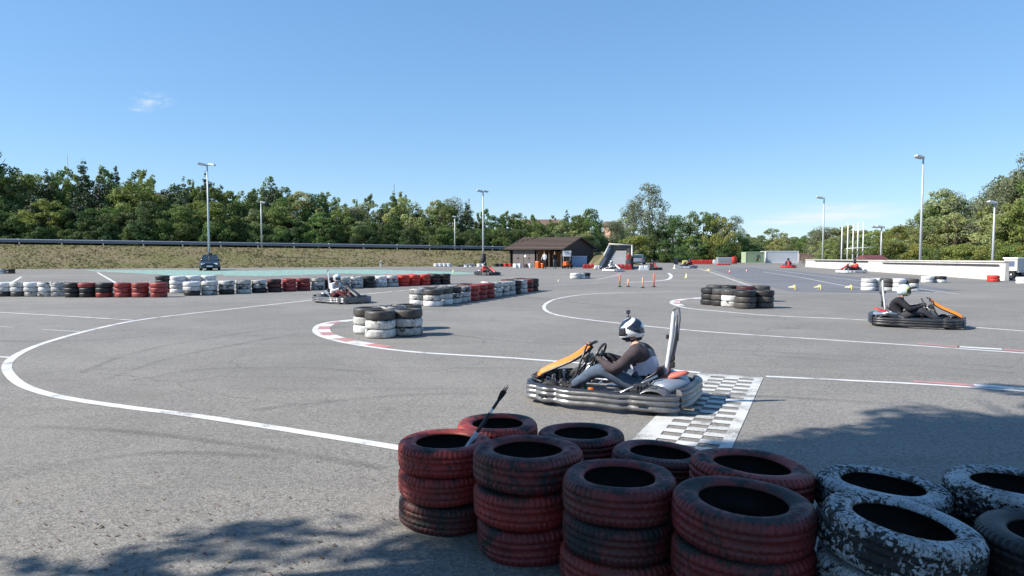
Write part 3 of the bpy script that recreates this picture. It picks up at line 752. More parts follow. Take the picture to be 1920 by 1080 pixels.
# ================================================================ tyres
def tyre_paint(name, col, cover, crack=0.0, dirt=.35, col2=None):
    """painted rubber: coat broken up by worn patches, optionally crazed into flakes"""
    m, nt, b = newmat(name)
    v = coords(nt, 'Object', jitter=True)
    big = noise(nt, v, 4.5, 6, .65, .4); fine = noise(nt, v, 34, 5, .7)
    w = mth(nt, 'ADD', mth(nt, 'MULTIPLY', big, .72), mth(nt, 'MULTIPLY', fine, .28))
    if crack: w = mth(nt, 'ADD', mth(nt, 'MULTIPLY', noise(nt, v, 2.6, 4, .6, .6), .62), mth(nt, 'MULTIPLY', noise(nt, v, 62, 5, .75), .38))
    if not crack:
        sz = nt.nodes.new('ShaderNodeSeparateXYZ'); nt.links.new(coords(nt, 'Object'), sz.inputs[0])
        w = mth(nt, 'ADD', w, mrange(nt, mth(nt, 'ABSOLUTE', sz.outputs[2]), .070, .088, -.02, .055))
    if crack:
        sz = nt.nodes.new('ShaderNodeSeparateXYZ'); nt.links.new(coords(nt, 'Object'), sz.inputs[0])
        w = mth(nt, 'ADD', w, mrange(nt, mth(nt, 'ABSOLUTE', sz.outputs[2]), .035, .085, .075, -.05))
    wear = mrange(nt, w, cover-.045, cover+.03)          # 1 = bare rubber
    if crack:
        _nz = nt.nodes.new('ShaderNodeTexNoise'); _nz.inputs['Scale'].default_value = 26; _nz.inputs['Detail'].default_value = 5; nt.links.new(v, _nz.inputs['Vector'])
        _s = nt.nodes.new('ShaderNodeVectorMath'); _s.operation = 'MULTIPLY_ADD'; _s.inputs[1].default_value = (.045, .045, .045); nt.links.new(_nz.outputs['Color'], _s.inputs[0]); nt.links.new(v, _s.inputs[2])
        vo = nt.nodes.new('ShaderNodeTexVoronoi'); vo.feature = 'DISTANCE_TO_EDGE'; vo.inputs['Scale'].default_value = 58
        nt.links.new(_s.outputs[0], vo.inputs['Vector'])
        vc_ = nt.nodes.new('ShaderNodeTexVoronoi'); vc_.inputs['Scale'].default_value = 58
        nt.links.new(_s.outputs[0], vc_.inputs['Vector'])
        cr = mrange(nt, vo.outputs['Distance'], .02, .085, 1, 0)
        sp = nt.nodes.new('ShaderNodeSeparateColor'); nt.links.new(vc_.outputs['Color'], sp.inputs[0])
        lost = mrange(nt, mth(nt, 'ADD', mth(nt, 'MULTIPLY', sp.outputs[0], .22), w), cover+.165, cover+.18)
        wear = mth(nt, 'MAXIMUM', mth(nt, 'MULTIPLY', cr, mrange(nt, noise(nt, v, 11, 4), .38, .6, .25, crack)), lost)
    rub = mixc(nt, fine, (.012, .012, .013), (.035, .034, .033))
    pc = mixc(nt, mrange(nt, noise(nt, v, 9, 5, .7), .32, .7), [x*.55 for x in col], col2 or [min(1, x*1.15) for x in col])
    pc = mixc(nt, mrange(nt, noise(nt, v, 2.6, 5, .6), .42, .66, 0, dirt), pc, (.055, .045, .036))
    pc = mixc(nt, mrange(nt, noise(nt, v, 60, 3, .6), .55, .75, 0, .35), pc, (.13, .11, .095))
    nt.links.new(mixc(nt, wear, pc, rub), b.inputs['Base Color'])
    nt.links.new(mrange(nt, wear, 0, 1, .52, .68), b.inputs['Roughness']); b.inputs['Specular IOR Level'].default_value = .4
    bump(nt, b, mth(nt, 'ADD', mth(nt, 'MULTIPLY', wear, -.8), mth(nt, 'MULTIPLY', fine, .5)), .5, .004)
    return m
TM = {'red': tyre_paint('worn_red_tyre_paint', (.33, .034, .028), .585, 0, .55),
      'oldred': tyre_paint('dull_dark_red_tyre_paint', (.21, .026, .027), .565, 0, .6),
      'farred': tyre_paint('red_tyre_paint', (.38, .055, .05), .60, 0, .25),
      'brightred': tyre_paint('fresh_red_tyre_paint', (.62, .05, .035), .68, 0, .05),
      'darkred': tyre_paint('blackened_red_tyre_paint', (.13, .024, .024), .51, 0, .5),
      'white': tyre_paint('worn_white_tyre_paint', (.66, .65, .62), .565, 0, .22),
      'clean': tyre_paint('fresh_white_tyre_paint', (.78, .78, .77), .70, 0, .04),
      'crazed': tyre_paint('crazed_white_tyre_paint', (.50, .53, .56), .465, 1.0, .12),
      'dirtywhite': tyre_paint('flaking_white_tyre_paint', (.60, .59, .56), .52, 0, .35),
      'black': tyre_paint('bare_black_rubber', (.022, .022, .023), .6, 0, .1),
      'grey': tyre_paint('dusty_grey_rubber', (.075, .07, .064), .60, 0, .1)}
WORDS = {'red': 'worn red', 'oldred': 'dull dark red', 'farred': 'red', 'brightred': 'bright red', 'darkred': 'blackened dark red', 'white': 'worn white',
         'clean': 'clean white', 'crazed': 'crazed white', 'dirtywhite': 'flaking white', 'black': 'black', 'grey': 'dusty grey'}
TW = .185   # height of one tyre lying in a stack
def tyre_mesh(name, seg, detail, seed=0, R0=.325):
    rnd = random.Random(seed)
    k = R0/.325
    prof_ = [(.200, .070), (.212, .083), (.235, .0915), (.262, .0925), (.288, .088), (.300, .0845), (.308, .079), (.318, .064), (.3235, .050)]
    if detail:
        out = prof_[:6]+[(.303, .0835), (.310, .077), (.319, .064), (.3215, .056), (.3225, .042), (.3165, .0405), (.3165, .034), (.3235, .0325), (.3245, .012), (.3185, .0105), (.3185, .004)]
    else: out = prof_+[(.325, .02)]
    half = out
    inner = [(.200, .070), (.206, .062), (.245, .076), (.285, .070), (.306, .045), (.310, .0)]
    outer = half+[(r_, -z) for r_, z in half[::-1]]
    inn = inner[1:]+[(r_, -z) for r_, z in inner[1:-1][::-1]]      # from top bead round the inside to the bottom bead
    loop = outer[::-1]                                             # bottom bead ... top bead
    ring = loop+inn
    vs = []; m = len(ring); fs = []
    n_out = len(outer)
    wob = [(rnd.uniform(-.007, .007), rnd.uniform(0, 6.28)) for _ in range(3)]
    for a in range(seg):
        g = 2*math.pi*a/seg
        w = sum(x*math.cos((j+2)*g+ph) for j, (x, ph) in enumerate(wob))
        for i, (r_, z) in enumerate(ring):
            r2 = r_+w*(r_/.32)
            if detail and i < n_out and r_ > .302:
                az = abs(z)
                if az > .05: 
                    if a % 4 == 0: r2 -= .009                      # shoulder sipes
                elif .012 <= az <= .043:
                    if (a+(1 if z > 0 else 0)+int(az*90)) % 5 == 0: r2 -= .007
                elif (a % 6) == 3: r2 -= .0045
            if detail and i < n_out and .245 < r_ < .285 and abs(z) > .08:
                z += (.003 if ((a*7)//5) % 3 and 20 < a % 120 < 75 else .0)*(1 if z > 0 else -1)
            vs.append((r2*k*math.cos(g), r2*k*math.sin(g), z))
    for a in range(seg):
        b = (a+1) % seg
        for i in range(m): j = (i+1) % m; fs.append((a*m+i, b*m+i, b*m+j, a*m+j))
    mb = MB(); mb.add(vs, fs, 0, True); mb.m = [1 if i % m >= n_out-1 else 0 for i in range(len(fs))]
    return mb.mesh(name, [TM['black'], M['rubber']])
HI = [tyre_mesh('tyre', 240, True, s_) for s_ in (1, 2, 3, 4)]
MID = [tyre_mesh('tyre', 56, False, s_) for s_ in (5, 6)]
LOW = [tyre_mesh('tyre', 28, False, s_) for s_ in (8, 9)]
rt = random.Random(11)
NT = 0
LEVEL = {2: ['lower', 'top'], 3: ['bottom', 'middle', 'top'], 4: ['lowest', 'second', 'third', 'top'], 1: ['single']}
def tyre_stack(x, y, cols, where, group, meshes=LOW, scale=1.0, tilts=None, jit=.012, rz=None, pitch=TW):
    """each tyre of the stack is its own thing; cols from the ground up"""
    global NT
    out = []
    for i, cname in enumerate(cols):
        o = bpy.data.objects.new('tyre', rt.choice(meshes)); COL.objects.link(o)
        z = (i+.5)*pitch
        tx, ty = (tilts[i] if tilts else (rt.uniform(-.012, .012), rt.uniform(-.012, .012)))
        o.location = (x+rt.uniform(-jit, jit), y+rt.uniform(-jit, jit), z+.001)
        o.rotation_euler = (Matrix.Rotation(tx, 3, 'X') @ Matrix.Rotation(ty, 3, 'Y') @ Matrix.Rotation(rt.uniform(0, 6.28), 3, 'Z')).to_euler(); s_ = scale*rt.uniform(.975, 1.01); ov_ = rt.uniform(-.014, .014); o.scale = (s_*(1+ov_), s_*(1-ov_), pitch/TW)
        o.material_slots[0].link = 'OBJECT'; o.material_slots[0].material = TM[cname]
        lv = LEVEL[len(cols)][i]
        tag(o, '%s tyre, %s of the %s' % (WORDS[cname], lv, where), 'tyre', group)
        NT += 1; out.append(o)
    return out
def pit(px, py, z): p = at(px, py, z); return p.x, p.y
ORD = ['first', 'second', 'third', 'fourth', 'fifth', 'sixth', 'seventh', 'eighth', 'ninth', 'tenth', 'eleventh', 'twelfth', 'thirteenth', 'fourteenth', 'fifteenth', 'sixteenth', 'seventeenth', 'eighteenth', 'nineteenth', 'twentieth', 'twenty-first', 'twenty-second']
G0 = 'tyres stacked in the foreground'
# front row, left to right: (hole centre in the photo, stack height, outer scale)
fr = [(838, 822, ['darkred', 'red', 'red'], 1.0), (994, 838, ['oldred', 'red', 'oldred'], 1.03), (1163, 887, ['red', 'darkred', 'oldred'], 1.02),
      (1384, 928, ['oldred', 'oldred', 'oldred'], 1.06)]
FG = []     # [x, y, outer radius, colours, where, tilts, pitch]
for i, (px, py, cs, k) in enumerate(fr):
    zz = (.535, .60, .575, .59)[i]; x, y = pit(px, py, zz)
    ti = [(0, 0)]*3
    if i == 1: ti = [(.03, -.05), (.03, -.03), (.0, .0)]
    if i == 0: ti = [(.02, .03), (-.01, .0), (.0, -.01)]
    if i == 3: ti = [(0, 0), (0, .01), (.035, .03)]
    FG.append([x, y, k, cs, '%s front row foreground stack' % ORD[i], ti, zz/3])
x, y = pit(1685, 962, .60)
FG.append([x, y, 1.05, ['crazed', 'crazed', 'crazed'], 'front white stack at lower right', [(0, 0), (.02, .05), (.03, .13)], .196])
x, y = pit(1978, 975, .57)
FG.append([x, y, 1.05, ['black', 'black', 'black'], 'stack cut by the lower right corner', [(0, 0)]*3, TW])
br = [(945, 791, ['darkred', 'red', 'red'], .99, 'first back row foreground stack', (0, 0)), (1080, 808, ['red', 'oldred', 'oldred'], .99, 'second back row foreground stack', (0, .0)),
      (1232, 843, ['oldred', 'red', 'oldred'], 1.0, 'third back row foreground stack', (-.02, .06)), (1424, 868, ['oldred', 'darkred', 'red'], 1.05, 'fourth back row foreground stack', (0, .05)),
      (1655, 900, ['crazed', 'crazed', 'crazed'], 1.05, 'white stack behind the front white stack', (.0, .06)), (1900, 912, ['crazed', 'dirtywhite', 'crazed'], 1.05, 'white stack at the right edge', (0, .02))]
for (px, py, cs, k, w_l, t_), zz in zip(br, (.52, .49, .475, .57, .54, .57)):
    x, y = pit(px, py, zz)
    FG.append([x, y, k, cs, w_l, [(0, 0), (0, t_[1]*.5), t_], zz/3])
for q_ in FG: print('F0', round(q_[0], 2), round(q_[1], 2), q_[4])
for it in range(60):            # settle: stacks may touch but never share space
    for i in range(len(FG)):
        for j in range(i):
            A_, B_ = FG[i], FG[j]; dx, dy = A_[0]-B_[0], A_[1]-B_[1]; dd = math.hypot(dx, dy); need = .3265*(A_[2]+B_[2])*.955
            if dd < need:
                q = (need-dd)/2/dd; A_[0] += dx*q; A_[1] += dy*q; B_[0] -= dx*q; B_[1] -= dy*q
for x, y, k, cs, w_l, ti, pt in FG: tyre_stack(x, y, cs, w_l, G0, HI, k*.955, ti, .004, pitch=pt); print('FG', round(x, 2), round(y, 2), w_l)

# nearest island: white stacks capped by dark tyres inside the first hairpin
G1 = 'tyres of the small island in the first hairpin'
for px, py, cs, w_l in ((714, 632, ['white', 'white', 'grey'], 'front stack of the small island'), (764, 628, ['dirtywhite', 'white', 'grey'], 'right stack of the small island'),
                      (690, 624, ['clean', 'dirtywhite', 'grey'], 'left back stack of the small island'), (736, 619, ['white', 'white', 'dirtywhite'], 'back stack of the small island'), (765, 616, ['white', 'white', 'grey'], 'right back stack of the small island')):
    p = at(px, py); tyre_stack(p.x, p.y, cs, w_l, G1, MID, .97)

# second wall: from (798,575) away to (1003,545)
G2 = 'tyres of the angled wall in the middle'
a = at(812, 574); b = at(997, 545.5); n2 = 14
cols2 = [['clean', 'dirtywhite', 'grey'], ['clean', 'white', 'grey'], ['white', 'dirtywhite', 'black'], ['white', 'white', 'dirtywhite'], ['farred']*3, ['farred', 'red', 'farred'], ['red', 'farred', 'red'], ['white']*3, ['dirtywhite', 'white', 'white'], ['white', 'dirtywhite', 'white'],
         ['black']*3, ['white', 'white', 'white'], ['farred', 'darkred', 'farred'], ['darkred', 'black', 'black']]
d_ = (b-a).normalized(); nrm = Vector((-d_.y, d_.x, 0))
for i in range(n2):
    p = a.lerp(b, i/(n2-1)); tyre_stack(p.x, p.y, cols2[i], '%s stack of the angled wall' % ORD[i], G2, MID if i < 6 else LOW, .97)
for i in (0, 1, 2, 3, 5, 8, 11, 13):
    p = a.lerp(b, (i+.35)/(n2-1))+nrm*.66
    cs = {0: ['clean', 'white', 'dirtywhite'], 1: ['white', 'white', 'grey'], 2: ['white', 'dirtywhite', 'dirtywhite'], 3: ['farred', 'red', 'white']}.get(i, [cols2[i][0], cols2[i][1], 'white' if i == 8 else 'darkred'])
    tyre_stack(p.x, p.y, cs, 'angled wall stack behind the %s one' % ORD[i], G2, MID if i < 4 else LOW, .97)

# long left wall
G3 = 'tyres of the long wall across the left'
lx = [(-12, ['white', 'white', 'white']), (12, ['black', 'white', 'clean']), (37, ['grey', 'white', 'white']), (62, ['dirtywhite', 'white', 'clean']), (88, ['dirtywhite', 'clean', 'white']), (112, ['dirtywhite', 'white', 'white']), (138, ['black', 'black', 'black']), (165, ['black', 'black', 'farred']), (197, ['red', 'black', 'black']), (231, ['farred']*3), (264, ['farred', 'red', 'farred']), (298, ['farred']*3)]
for i, (px, cs) in enumerate(lx):
    p = at(px, 555.5+(1.5 if px > 130 else 0)); tyre_stack(p.x, p.y, cs, '%s stack of the long left wall' % ORD[i], G3, LOW, .97)
a = at(360, 554); b = at(834, 532.5)
seq = ['clean', 'white', 'white', 'dirtywhite', 'white', 'darkred', 'farred', 'red', 'dirtywhite', 'darkred', 'white', 'white', 'black', 'clean', 'white', 'brightred', 'brightred', 'brightred', 'white', 'white', 'white', 'black']
seq = seq[:20]
for i, cn in enumerate(seq):
    k = i/(len(seq)-1); p = a.lerp(b, k)
    alt = {'clean': 'white', 'white': 'dirtywhite', 'dirtywhite': 'white'}.get(cn, cn)
    cs = [alt, cn, cn] if i % 2 else ['black' if cn in ('white', 'clean') and i < 5 else cn, alt, cn]
    if i >= 18: cs = ['black', 'darkred', 'black']
    tyre_stack(p.x, p.y, cs, '%s stack right of the long wall gap' % ORD[i], G3, LOW, .97)
for i, (px, py, cs) in enumerate(((307, 548, ['farred', 'black', 'black']), (334, 549, ['clean', 'white', 'clean']), (362, 548, ['white', 'white', 'clean']), (392, 547, ['white', 'black', 'clean']))):
    p = at(px, py); tyre_stack(p.x, p.y, cs+['clean' if i else 'black'], '%s taller stack behind the gap' % ORD[i], G3, LOW, .97, None, .012, None, .18)
d_ = (b-a).normalized(); nrm = Vector((-d_.y, d_.x, 0))
for i in (15, 16, 17, 19):
    p = a.lerp(b, (i-.5)/19)+nrm*.66; tyre_stack(p.x, p.y, ([ 'brightred']*3 if i < 18 else ['black', 'black', 'darkred']), 'long wall stack behind the %s right one' % ORD[i], G3, LOW, .97)

# black island on the right
G4 = 'tyres of the black island in the far hairpin'
for i, (px, py, cs) in enumerate(((1333, 571, ['black', 'black', 'black']), (1353, 573, ['black', 'grey', 'grey']), (1371, 575, ['white', 'clean', 'grey']), (1397, 578, ['grey', 'grey', 'black']), (1431, 577, ['grey', 'grey', 'black']),
                                (1341, 563, ['black', 'black', 'grey']), (1367, 564, ['black', 'grey', 'black']), (1398, 566, ['black', 'red', 'darkred']), (1426, 565, ['black', 'black', 'grey']))):
    p = at(px, py); tyre_stack(p.x, p.y, cs, ('%s front stack of the black island' if i < 5 else '%s back stack of the black island') % ORD[i if i < 5 else i-5], G4, MID, 1.0)
# scattered far groups
def grp(rows, where, group):
    for i, (px, py, cs) in enumerate(rows):
        p = at(px, py); tyre_stack(p.x, p.y, cs, '%s stack of the %s' % (ORD[i], where), group, LOW, .97)
grp([(1078, 523, ['white', 'clean']), (1088, 522.5, ['clean', 'white']), (1098, 522, ['dirtywhite', 'black'])], 'little white group in mid track', 'little white group in mid track')
grp([(1628, 545, ['clean', 'clean', 'white']), (1645, 544.5, ['clean', 'white', 'clean']), (1663, 545.5, ['white', 'grey', 'grey']), (1684, 546, ['clean', 'white', 'clean']), (1708, 546, ['clean', 'white', 'grey'])], 'white group behind the right kart', 'white group behind the right kart')
grp([(1738, 530, ['clean', 'clean']), (1750, 529.5, ['clean', 'white']), (1763, 530, ['clean', 'black'])], 'far white group by the wall', 'far white group by the wall')
grp([(1862, 528, ['brightred', 'brightred'])], 'small red pile by the wall', 'small red pile by the wall')
grp([(1917, 532, ['clean', 'clean']), (1932, 533, ['clean', 'clean'])], 'white pile at the right edge', 'white pile at the right edge')
grp([(4, 513, ['clean', 'white']), (20, 513, ['grey', 'black'])], 'lone far left pair', 'lone far left tyres')
# the tiny piles far off below the bank: past the first three hundred, one object
far_rows = [(818, 500, 'cc'), (826, 500, 'cc'), (834, 500, 'cc'), (842, 500, 'cc'), (862, 500, 'b'), (868, 500, 'b'), (875, 501, 'cw'), (883, 501, 'cw'), (899, 500.5, 'cc'), (907, 500.5, 'cc'), (930, 500, 'bb'), (939, 500, 'db'), (948, 500, 'rr'), (957, 500, 'rr'), (963, 500, 'bb'),
            (746, 500, 'd'), (752, 500, 'b'), (1347, 497, 'r'), (1353, 497, 'r'), (1359, 497, 'r'), (1365, 497, 'r')]
fm = MB(); KM = {'c': 0, 'w': 1, 'b': 2, 'd': 3, 'r': 4}
for px, py, cs in far_rows:
    p = at(px, py)
    for i, cc in enumerate(cs):
        z = (i+.5)*TW; fm.lathe([(.20, z-.07), (.25, z-.09), (.29, z-.085), (.315, z-.05), (.32, z), (.315, z+.05), (.29, z+.085), (.25, z+.09), (.20, z+.07), (.24, z)], 18, (p.x, p.y, 0), mi=KM[cc], closed=True)
tag(fm.build('far_tyre_piles', [TM[k] for k in ('clean', 'white', 'black', 'darkred', 'brightred')]), 'small white, black and red tyre piles far off below the bank', 'tyres', None, 'stuff')
print('TYRES', NT)
# ================================================================ people
def cloth_mat(name, col): return plain(name, col, .85, 0, .22, 14, spec=.2)
CM = {'skin': plain('skin', (.50, .30, .22), .5, 0, .08), 'jeans': cloth_mat('blue_grey_denim', (.085, .115, .165)), 'vest': cloth_mat('grey_vest', (.17, .18, .20)),
      'sleeve': cloth_mat('dark_brown_grey_sleeve', (.065, .052, .058)), 'lilac': cloth_mat('pale_lilac_shirt', (.50, .50, .62)), 'blackcloth': cloth_mat('black_cloth', (.022, .022, .028)),
      'charcoal': cloth_mat('charcoal_trousers', (.05, .05, .06)), 'whitecloth': cloth_mat('white_cloth', (.62, .62, .64)), 'maroon': cloth_mat('maroon_cloth', (.12, .03, .035)),
      'shoe': plain('dark_shoe', (.03, .03, .035), .6), 'glove': plain('dark_glove', (.035, .033, .036), .7), 'redcloth': cloth_mat('red_cloth', (.50, .06, .05)), 'bluecloth': cloth_mat('blue_cloth', (.05, .09, .2)),
      'hair': plain('brown_hair', (.05, .03, .02), .8)}
def body(name, J, zones, parent, sub=2):
    """one continuous skinned body; J: name -> (position, radius, linked to); zones: chain -> material key"""
    names = list(J); idx = {n: i for i, n in enumerate(names)}
    me = bpy.data.meshes.new(name)
    me.from_pydata([J[n][0] for n in names], [(idx[n], idx[J[n][2]]) for n in names if J[n][2]], [])
    o = bpy.data.objects.new(name, me); COL.objects.link(o)
    md = o.modifiers.new('skin', 'SKIN'); md.use_smooth_shade = True
    for i, n in enumerate(names):
        sv = me.skin_vertices[0].data[i]; r_ = J[n][1]; sv.radius = (r_, r_) if not isinstance(r_, tuple) else r_
        sv.use_root = (i == 0)
    sb = o.modifiers.new('sub', 'SUBSURF'); sb.levels = sub; sb.render_levels = sub
    dg = bpy.context.evaluated_depsgraph_get(); dg.update()
    m2 = bpy.data.meshes.new_from_object(o.evaluated_get(dg)); m2.name = name
    o.modifiers.clear(); o.data = m2; bpy.data.meshes.remove(me)
    from mathutils import noise as mn
    for v_ in m2.vertices:      # folds of the cloth
        q = v_.co; v_.co = q+v_.normal*(.010*mn.noise(Vector((q.x*9, q.y*9, q.z*15)))+.006*mn.noise(q*32))
    keys = list(dict.fromkeys(zones.values())); m2.materials.clear()
    for k in keys: m2.materials.append(CM[k])
    segs = [(Vector(J[n][0]), Vector(J[J[n][2]][0]) if J[n][2] else Vector(J[n][0]), keys.index(zones[next(z for z in zones if n.startswith(z))])) for n in names]
    nF = len(m2.polygons); C_ = np.empty(nF*3); m2.polygons.foreach_get('center', C_); C_ = C_.reshape(-1, 3)
    best = np.full(nF, 1e9); bi = np.zeros(nF, dtype=np.int32)
    for a, b, k in segs:
        a = np.array(a); ab = np.array(b)-a; L2 = ab.dot(ab)
        t = np.zeros(nF) if L2 == 0 else np.clip((C_-a).dot(ab)/L2, 0, 1)
        d = ((a+ab*t[:, None]-C_)**2).sum(1); m_ = d < best; best[m_] = d[m_]; bi[m_] = k
    m2.polygons.foreach_set('material_index', bi); m2.polygons.foreach_set('use_smooth', np.ones(nF, dtype=bool)); m2.update()
    o.parent = parent
    return o
def fingers(J, pref, wrist, palm_c, dirv, side, parent_joint, rad=.009):
    """five bent fingers curling round a rim: dirv = finger direction, side = across the palm"""
    d = Vector(dirv).normalized(); s_ = Vector(side).normalized(); dn = d.cross(s_).normalized()
    for i, (off, L) in enumerate(((-.033, .062), (-.011, .072), (.011, .068), (.033, .054))):
        a = Vector(palm_c)+s_*off+d*.02; b = a+d*L*.5+dn*.004; e = b+d*L*.15+dn*(-.6*L)
        J['%s_f%da' % (pref, i)] = (tuple(a), rad*1.05, parent_joint); J['%s_f%db' % (pref, i)] = (tuple(b), rad, '%s_f%da' % (pref, i)); J['%s_f%dc' % (pref, i)] = (tuple(e), rad*.8, '%s_f%db' % (pref, i))
    a = Vector(palm_c)-s_*.045-d*.025; b = a-s_*.018+d*.03-dn*.02
    J[pref+'_ta'] = (tuple(a), rad*1.2, parent_joint); J[pref+'_tb'] = (tuple(b), rad, pref+'_ta')

def kart_driver(name, loc, rz, label, zones, helmet, scale=1.0, cam_on=False, lean=0.0, turn=0.0, full=True):
    root = empty(name, loc, rz); root.scale = (scale,)*3; tag(root, label, 'person', None)
    L = lean
    J = {'pelvis': ((-.40, 0, .20), (.13, .165), None), 'spine': ((-.43+L*.3, 0, .34), (.125, .165), 'pelvis'), 'chest': ((-.40+L*.7, 0, .50), (.13, .185), 'spine'),
         'upper': ((-.37+L, 0, .60), (.10, .15), 'chest'), 'neck': ((-.32+L, 0, .685), .055, 'upper'), 'nhead': ((-.30+L, 0, .76), .06, 'neck')}
    for s, n in ((1, 'l'), (-1, 'r')):
        J['arm_sh'+n] = ((-.36+L, .175*s, .60), .082, 'upper'); J['arm_el'+n] = ((-.13+L*.5, .285*s, .395), .072, 'arm_sh'+n)
        J['arm_wr'+n] = ((.085, .165*s, .475), .047, 'arm_el'+n); J['hand_p'+n] = ((.145, .15*s, .50), (.017, .034), 'arm_wr'+n)
        if full: fingers(J, 'hand'+n, None, (.145, .15*s, .50), (.75, -.05*s, .45), (0, s*1.0, .1), 'hand_p'+n)
        J['leg_hip'+n] = ((-.30, .11*s, .20), .105, 'pelvis'); J['leg_kn'+n] = ((.10, .20*s, .395), .083, 'leg_hip'+n)
        J['leg_an'+n] = ((.44, .15*s, .165), .060, 'leg_kn'+n); J['foot_h'+n] = ((.50, .15*s, .115), .042, 'leg_an'+n); J['foot_t'+n] = ((.62, .15*s, .215), .032, 'foot_h'+n)
    body('body', J, zones, root, 2 if full else 1)
    hx, hz = -.275+L, .845
    # helmet: shaped sphere with chin bar, open eye port
    hm = MB(); NU, NV = 44, 30; V = []
    def hpt(u, v, k=1.0):
        cx, cy, cz = math.cos(u)*math.sin(v), math.sin(u)*math.sin(v), math.cos(v)
        fx = .150 if cx > 0 else .142
        x, y, z = fx*cx, .122*cy, .138*cz
        low = max(0, -cz); fr_ = max(0, cx)
        x += .035*fr_*low*2.0; z = max(z, -.125-.01*fr_); 
        if low > .3: y *= 1-.12*(low-.3); x -= (.028*(low) if cx < 0 else 0)
        return Vector((x*k, y*k, z*k))
    for i in range(NV+1):
        v = math.pi*(.002+.996*i/NV)*.86
        for j in range(NU): V.append(hpt(2*math.pi*j/NU, v))
    tilt = Matrix.Rotation(turn, 3, 'Z') @ Matrix.Rotation(R(10), 3, 'Y')
    F = []; MI = []
    port = []
    for i in range(NV):
        for j in range(NU):
            j2 = (j+1) % NU; f = (i*NU+j, (i+1)*NU+j, (i+1)*NU+j2, i*NU+j2)
            u = 2*math.pi*(j+.5)/NU; u = u if u < math.pi else u-2*math.pi; v = math.pi*((i+.5)/NV)*.86
            isport = abs(u) < 1.12 and 1.30 < v < 1.93
            if isport: port.append((u, v)); 
            pat = helmet['pattern'](u, v)
            F.append(f); MI.append(2 if isport and helmet.get('goggle') is None and False else pat)
    V2 = [tuple(tilt @ p + Vector((hx, 0, hz))) for p in V]
    b0 = len(hm.v); hm.v += V2
    for f, mi in zip(F, MI): hm.f.append(tuple(b0+q for q in f)); hm.m.append(mi); hm.sm.append(True)
    ho = hm.build('helmet', [helmet['a'], helmet['b'], helmet.get('c', helmet['b'])], root)
    # visor: its own curved shell just outside the port
    vb = MB(); V = []; nu, nv = 16, 6
    for i in range(nv+1):
        v = 1.30+(1.95-1.30)*i/nv
        for j in range(nu+1):
            u = -1.15+2.3*j/nu; V.append(tuple(tilt @ hpt(u, v, 1.022) + Vector((hx, 0, hz))))
    vb.add(V, [(i*(nu+1)+j, (i+1)*(nu+1)+j, (i+1)*(nu+1)+j+1, i*(nu+1)+j+1) for i in range(nv) for j in range(nu)], 0, True)
    vo_ = vb.build('visor', helmet['visor'], ho); so_ = vo_.modifiers.new('thick', 'SOLIDIFY'); so_.thickness = .004
    tr = MB(); rim = [tilt @ hpt(2*math.pi*j/24, math.pi*.86, 1.0)+Vector((hx, 0, hz)) for j in range(25)]
    tr.tube(rim, .011, 6, caps=False); tr.build('neck_trim', M['rubber'], ho)
    if helmet.get('peak'):
        pk = MB(); pts = []
        for j in range(9):
            u = -1.0+2.0*j/8; a = tilt @ hpt(u, 1.12, 1.03)+Vector((hx, 0, hz)); b = a+tilt @ Vector((.13*math.cos(u*.6), .02*math.sin(u), .055)); pts += [tuple(a), tuple(b)]
        pk.add(pts, [(2*j, 2*j+1, 2*j+3, 2*j+2) for j in range(8)], 0, True)
        q = pk.build('peak', helmet['peak'], ho); q.modifiers.new('thick', 'SOLIDIFY').thickness = .02
    if cam_on:
        cb = MB(); c0 = tilt @ Vector((.02, 0, .142))+Vector((hx, 0, hz))
        cb.box((c0.x, 0, c0.z+.01), (.05, .04, .012)); cb.tube([(c0.x, 0, c0.z+.01), (c0.x, 0, c0.z+.045)], .007, 6); cb.box((c0.x+.004, 0, c0.z+.065), (.035, .06, .045))
        q = cb.build('action_camera', M['dark_metal'], ho); bevel(q, .003)
    return root
HW = plain('helmet_white', (.75, .76, .78), .22, 0, .04, coat=.5); HN = plain('helmet_navy', (.018, .024, .045), .25, 0, .2, coat=.5)
HL = plain('helmet_lime', (.62, .72, .25), .3, 0, .08, coat=.4); HB = plain('helmet_ice_blue', (.60, .72, .78), .3, 0, .1, coat=.4); HS = plain('helmet_silver', (.45, .52, .62), .25, .2, .15, coat=.4)
VIS = glassy('dark_visor', (.012, .013, .018), .08)
def pat_zig(u, v):      # broad white flash bending over a navy shell
    if v > 2.30: return 1
    w = (abs(u)*.85+(v if v < 1.35 else 2.7-v)*1.25) % 1.75
    return 0 if .35 < w < 1.02 or 2.02 < v < 2.2 else 1
def pat_lime(u, v):
    if v > 1.95 and abs(u) < 1.4: return 0 if v > 2.2 else 1
    if v < .75 or (abs(u) > 1.5 and math.sin(u*3+v*6) > .1): return 1
    return 0 if abs(u) < 1.3 else 1
def pat_blue(u, v): return 0 if math.sin(u*2.3+v*5) > -.1 else 1

